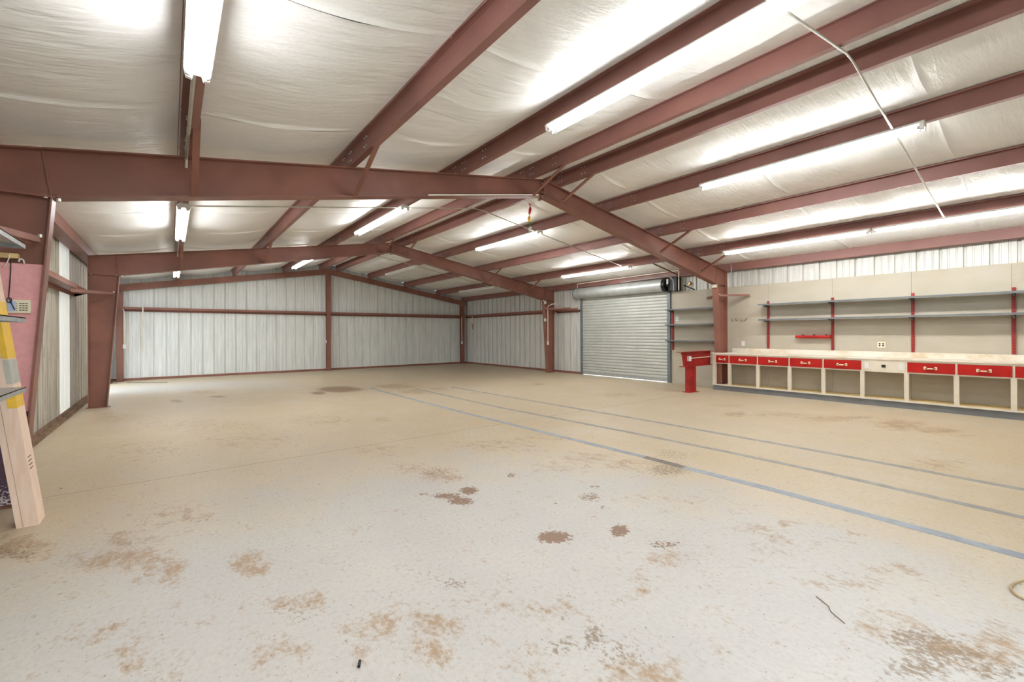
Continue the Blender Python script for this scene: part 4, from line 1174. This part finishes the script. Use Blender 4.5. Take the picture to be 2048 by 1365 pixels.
# leaning carton
t = thing('tall_carton', 'tall narrow cardboard carton leaning beside the shelving, yellow tape on it', 'carton', (0.6, 4.67, 0))
def carton(z0, z1, x0, x1, y0, y1, lean, name, mat, par, ylean=0.0):
    vs = []
    for z in (z0, z1):
        dx, dy = lean * z, ylean * z
        vs += [(x0 + dx, y0 + dy, z), (x1 + dx, y0 + dy, z), (x1 + dx, y1 + dy, z), (x0 + dx, y1 + dy, z)]
    b = MB(); b.add(vs, [(3, 2, 1, 0), (4, 5, 6, 7), (0, 1, 5, 4), (1, 2, 6, 5), (2, 3, 7, 6), (3, 0, 4, 7)])
    return b.build(name, mat, par)
LEAN = -0.122
body = carton(0.0, 2.02, 0.545, 0.655, 4.58, 4.78, LEAN, 'carton_body', 'cardboard', t)
carton(0.85, 0.99, 0.612, 0.6565, 4.5785, 4.7805, LEAN, 'tape_band', 'yellow', t)
carton(1.20, 1.60, 0.625, 0.6565, 4.5785, 4.7805, LEAN, 'tape_band', 'yellow', t)
carton(1.02, 1.19, 0.628, 0.6568, 4.5782, 4.7808, LEAN, 'print_patch', 'conduit', t)
carton(0.002, 2.018, 0.578, 0.5795, 4.5788, 4.5795, LEAN, 'flap_edge', 'sill', t)
for k in range(4):
    z = 0.40 + k * 0.028
    carton(z, z + 0.006, 0.6535, 0.6565, 4.61, 4.70, LEAN, 'print_line', 'dark_slot', t)

# ------------------------------------------------------------------ floor tapes
def tape(pts, wd, mat, label, y_split=None):
    """long flat strip of worn tape following a slightly wavy line"""
    ys = np.linspace(pts[0][1], pts[-1][1], max(6, int((pts[-1][1] - pts[0][1]) / 0.06)))
    px, py = [p[0] for p in pts], [p[1] for p in pts]
    xs = np.interp(ys, py, px)
    n1 = vnoise(xs * 5, ys, 2.2, 77) - 0.5
    n2 = vnoise(xs * 5, ys + 31, 5.0, 78) - 0.5
    vs, fs = [], []
    for i, (x, y) in enumerate(zip(xs, ys)):
        h = wd / 2
        l, r = x - h + n1[i] * 0.008, x + h + n2[i] * 0.012
        vs += [(l, y, 0.0004), (r, y, 0.0004), (r, y, 0.0016), (l, y, 0.0016)]
    for i in range(len(xs) - 1):
        a, c = 4 * i, 4 * i + 4
        fs += [(a, c, c + 1, a + 1), (a + 2, a + 3, c + 3, c + 2)][1:] + [(a, a + 3, c + 3, c), (a + 1, c + 1, c + 2, a + 2)]
        fs[-3] = (a + 3, a + 2, c + 2, c + 3)
    b = MB(); b.add(vs, fs)
    o = b.build('floor_tape', mat)
    return tag(o, label, 'tape', 'tape lines on the floor')
tape([(5.46, -0.5), (5.47, 0.2), (5.51, 1.6), (5.50, 2.44)], 0.10, 'tape_blue', 'blue-grey tape line on the floor, outermost from the bench, wide front stretch')
tape([(5.50, 2.44), (5.50, 2.92)], 0.095, 'tape_dark', 'dark dirty stretch in the tape line furthest from the bench')
tape([(5.50, 2.92), (5.46, 4.2), (5.38, 6.5), (5.36, 10.9)], 0.09, 'tape_blue', 'blue-grey tape line furthest from the bench, stretch running to the gable')
tape([(6.30, -0.5), (6.32, 0.25), (6.41, 1.6), (6.41, 2.4), (6.36, 3.8), (6.18, 6.5), (6.19, 10.1)], 0.085, 'tape_grey', 'grey tape line on the floor, middle one of three')
tape([(7.18, -0.5), (7.19, 0.3), (7.25, 1.8), (7.24, 4.2), (7.14, 7.0), (7.06, 9.8)], 0.09, 'tape_grey', 'grey tape line on the floor, closest to the bench')

# ------------------------------------------------------------------ small things lying about
ring = [(4.985 + 0.165 * math.cos(a) + 0.06 * math.sin(a), 0.12 + 0.075 * math.sin(a) - 0.07 * math.cos(a), 0.006 + 0.003 * math.sin(3 * a)) for a in np.linspace(0, 2 * math.pi, 33)]
o = MB().tube(ring, 0.0055, 8).build('hose_loop', 'tan_rope', smooth='auto'); tag(o, 'oval loop of thin tan hose lying on the concrete', 'hose')
o = MB().tube([(4.02, 0.83, 0.003), (3.97, 0.76, 0.004), (3.93, 0.74, 0.004), (3.88, 0.67, 0.003)], 0.002, 6).build('twig', 'twig', smooth='auto'); tag(o, 'thin brown twig lying on the concrete near the hose loop', 'twig')
o = MB().tube([(0.42, 16.55, 0.007), (1.34, 15.85, 0.007)], 0.006, 6).build('thin_rod', 'dark_wire', smooth='auto'); tag(o, 'thin dark rod on the floor at the foot of the gable wall', 'rod')
o = MB().cyl((2.005, 1.80, 0.006), (2.02, 1.83, 0.006), 0.006, 8).build('floor_bolt', 'black', smooth='auto'); tag(o, 'small black bolt lying on the bare concrete', 'bolt')
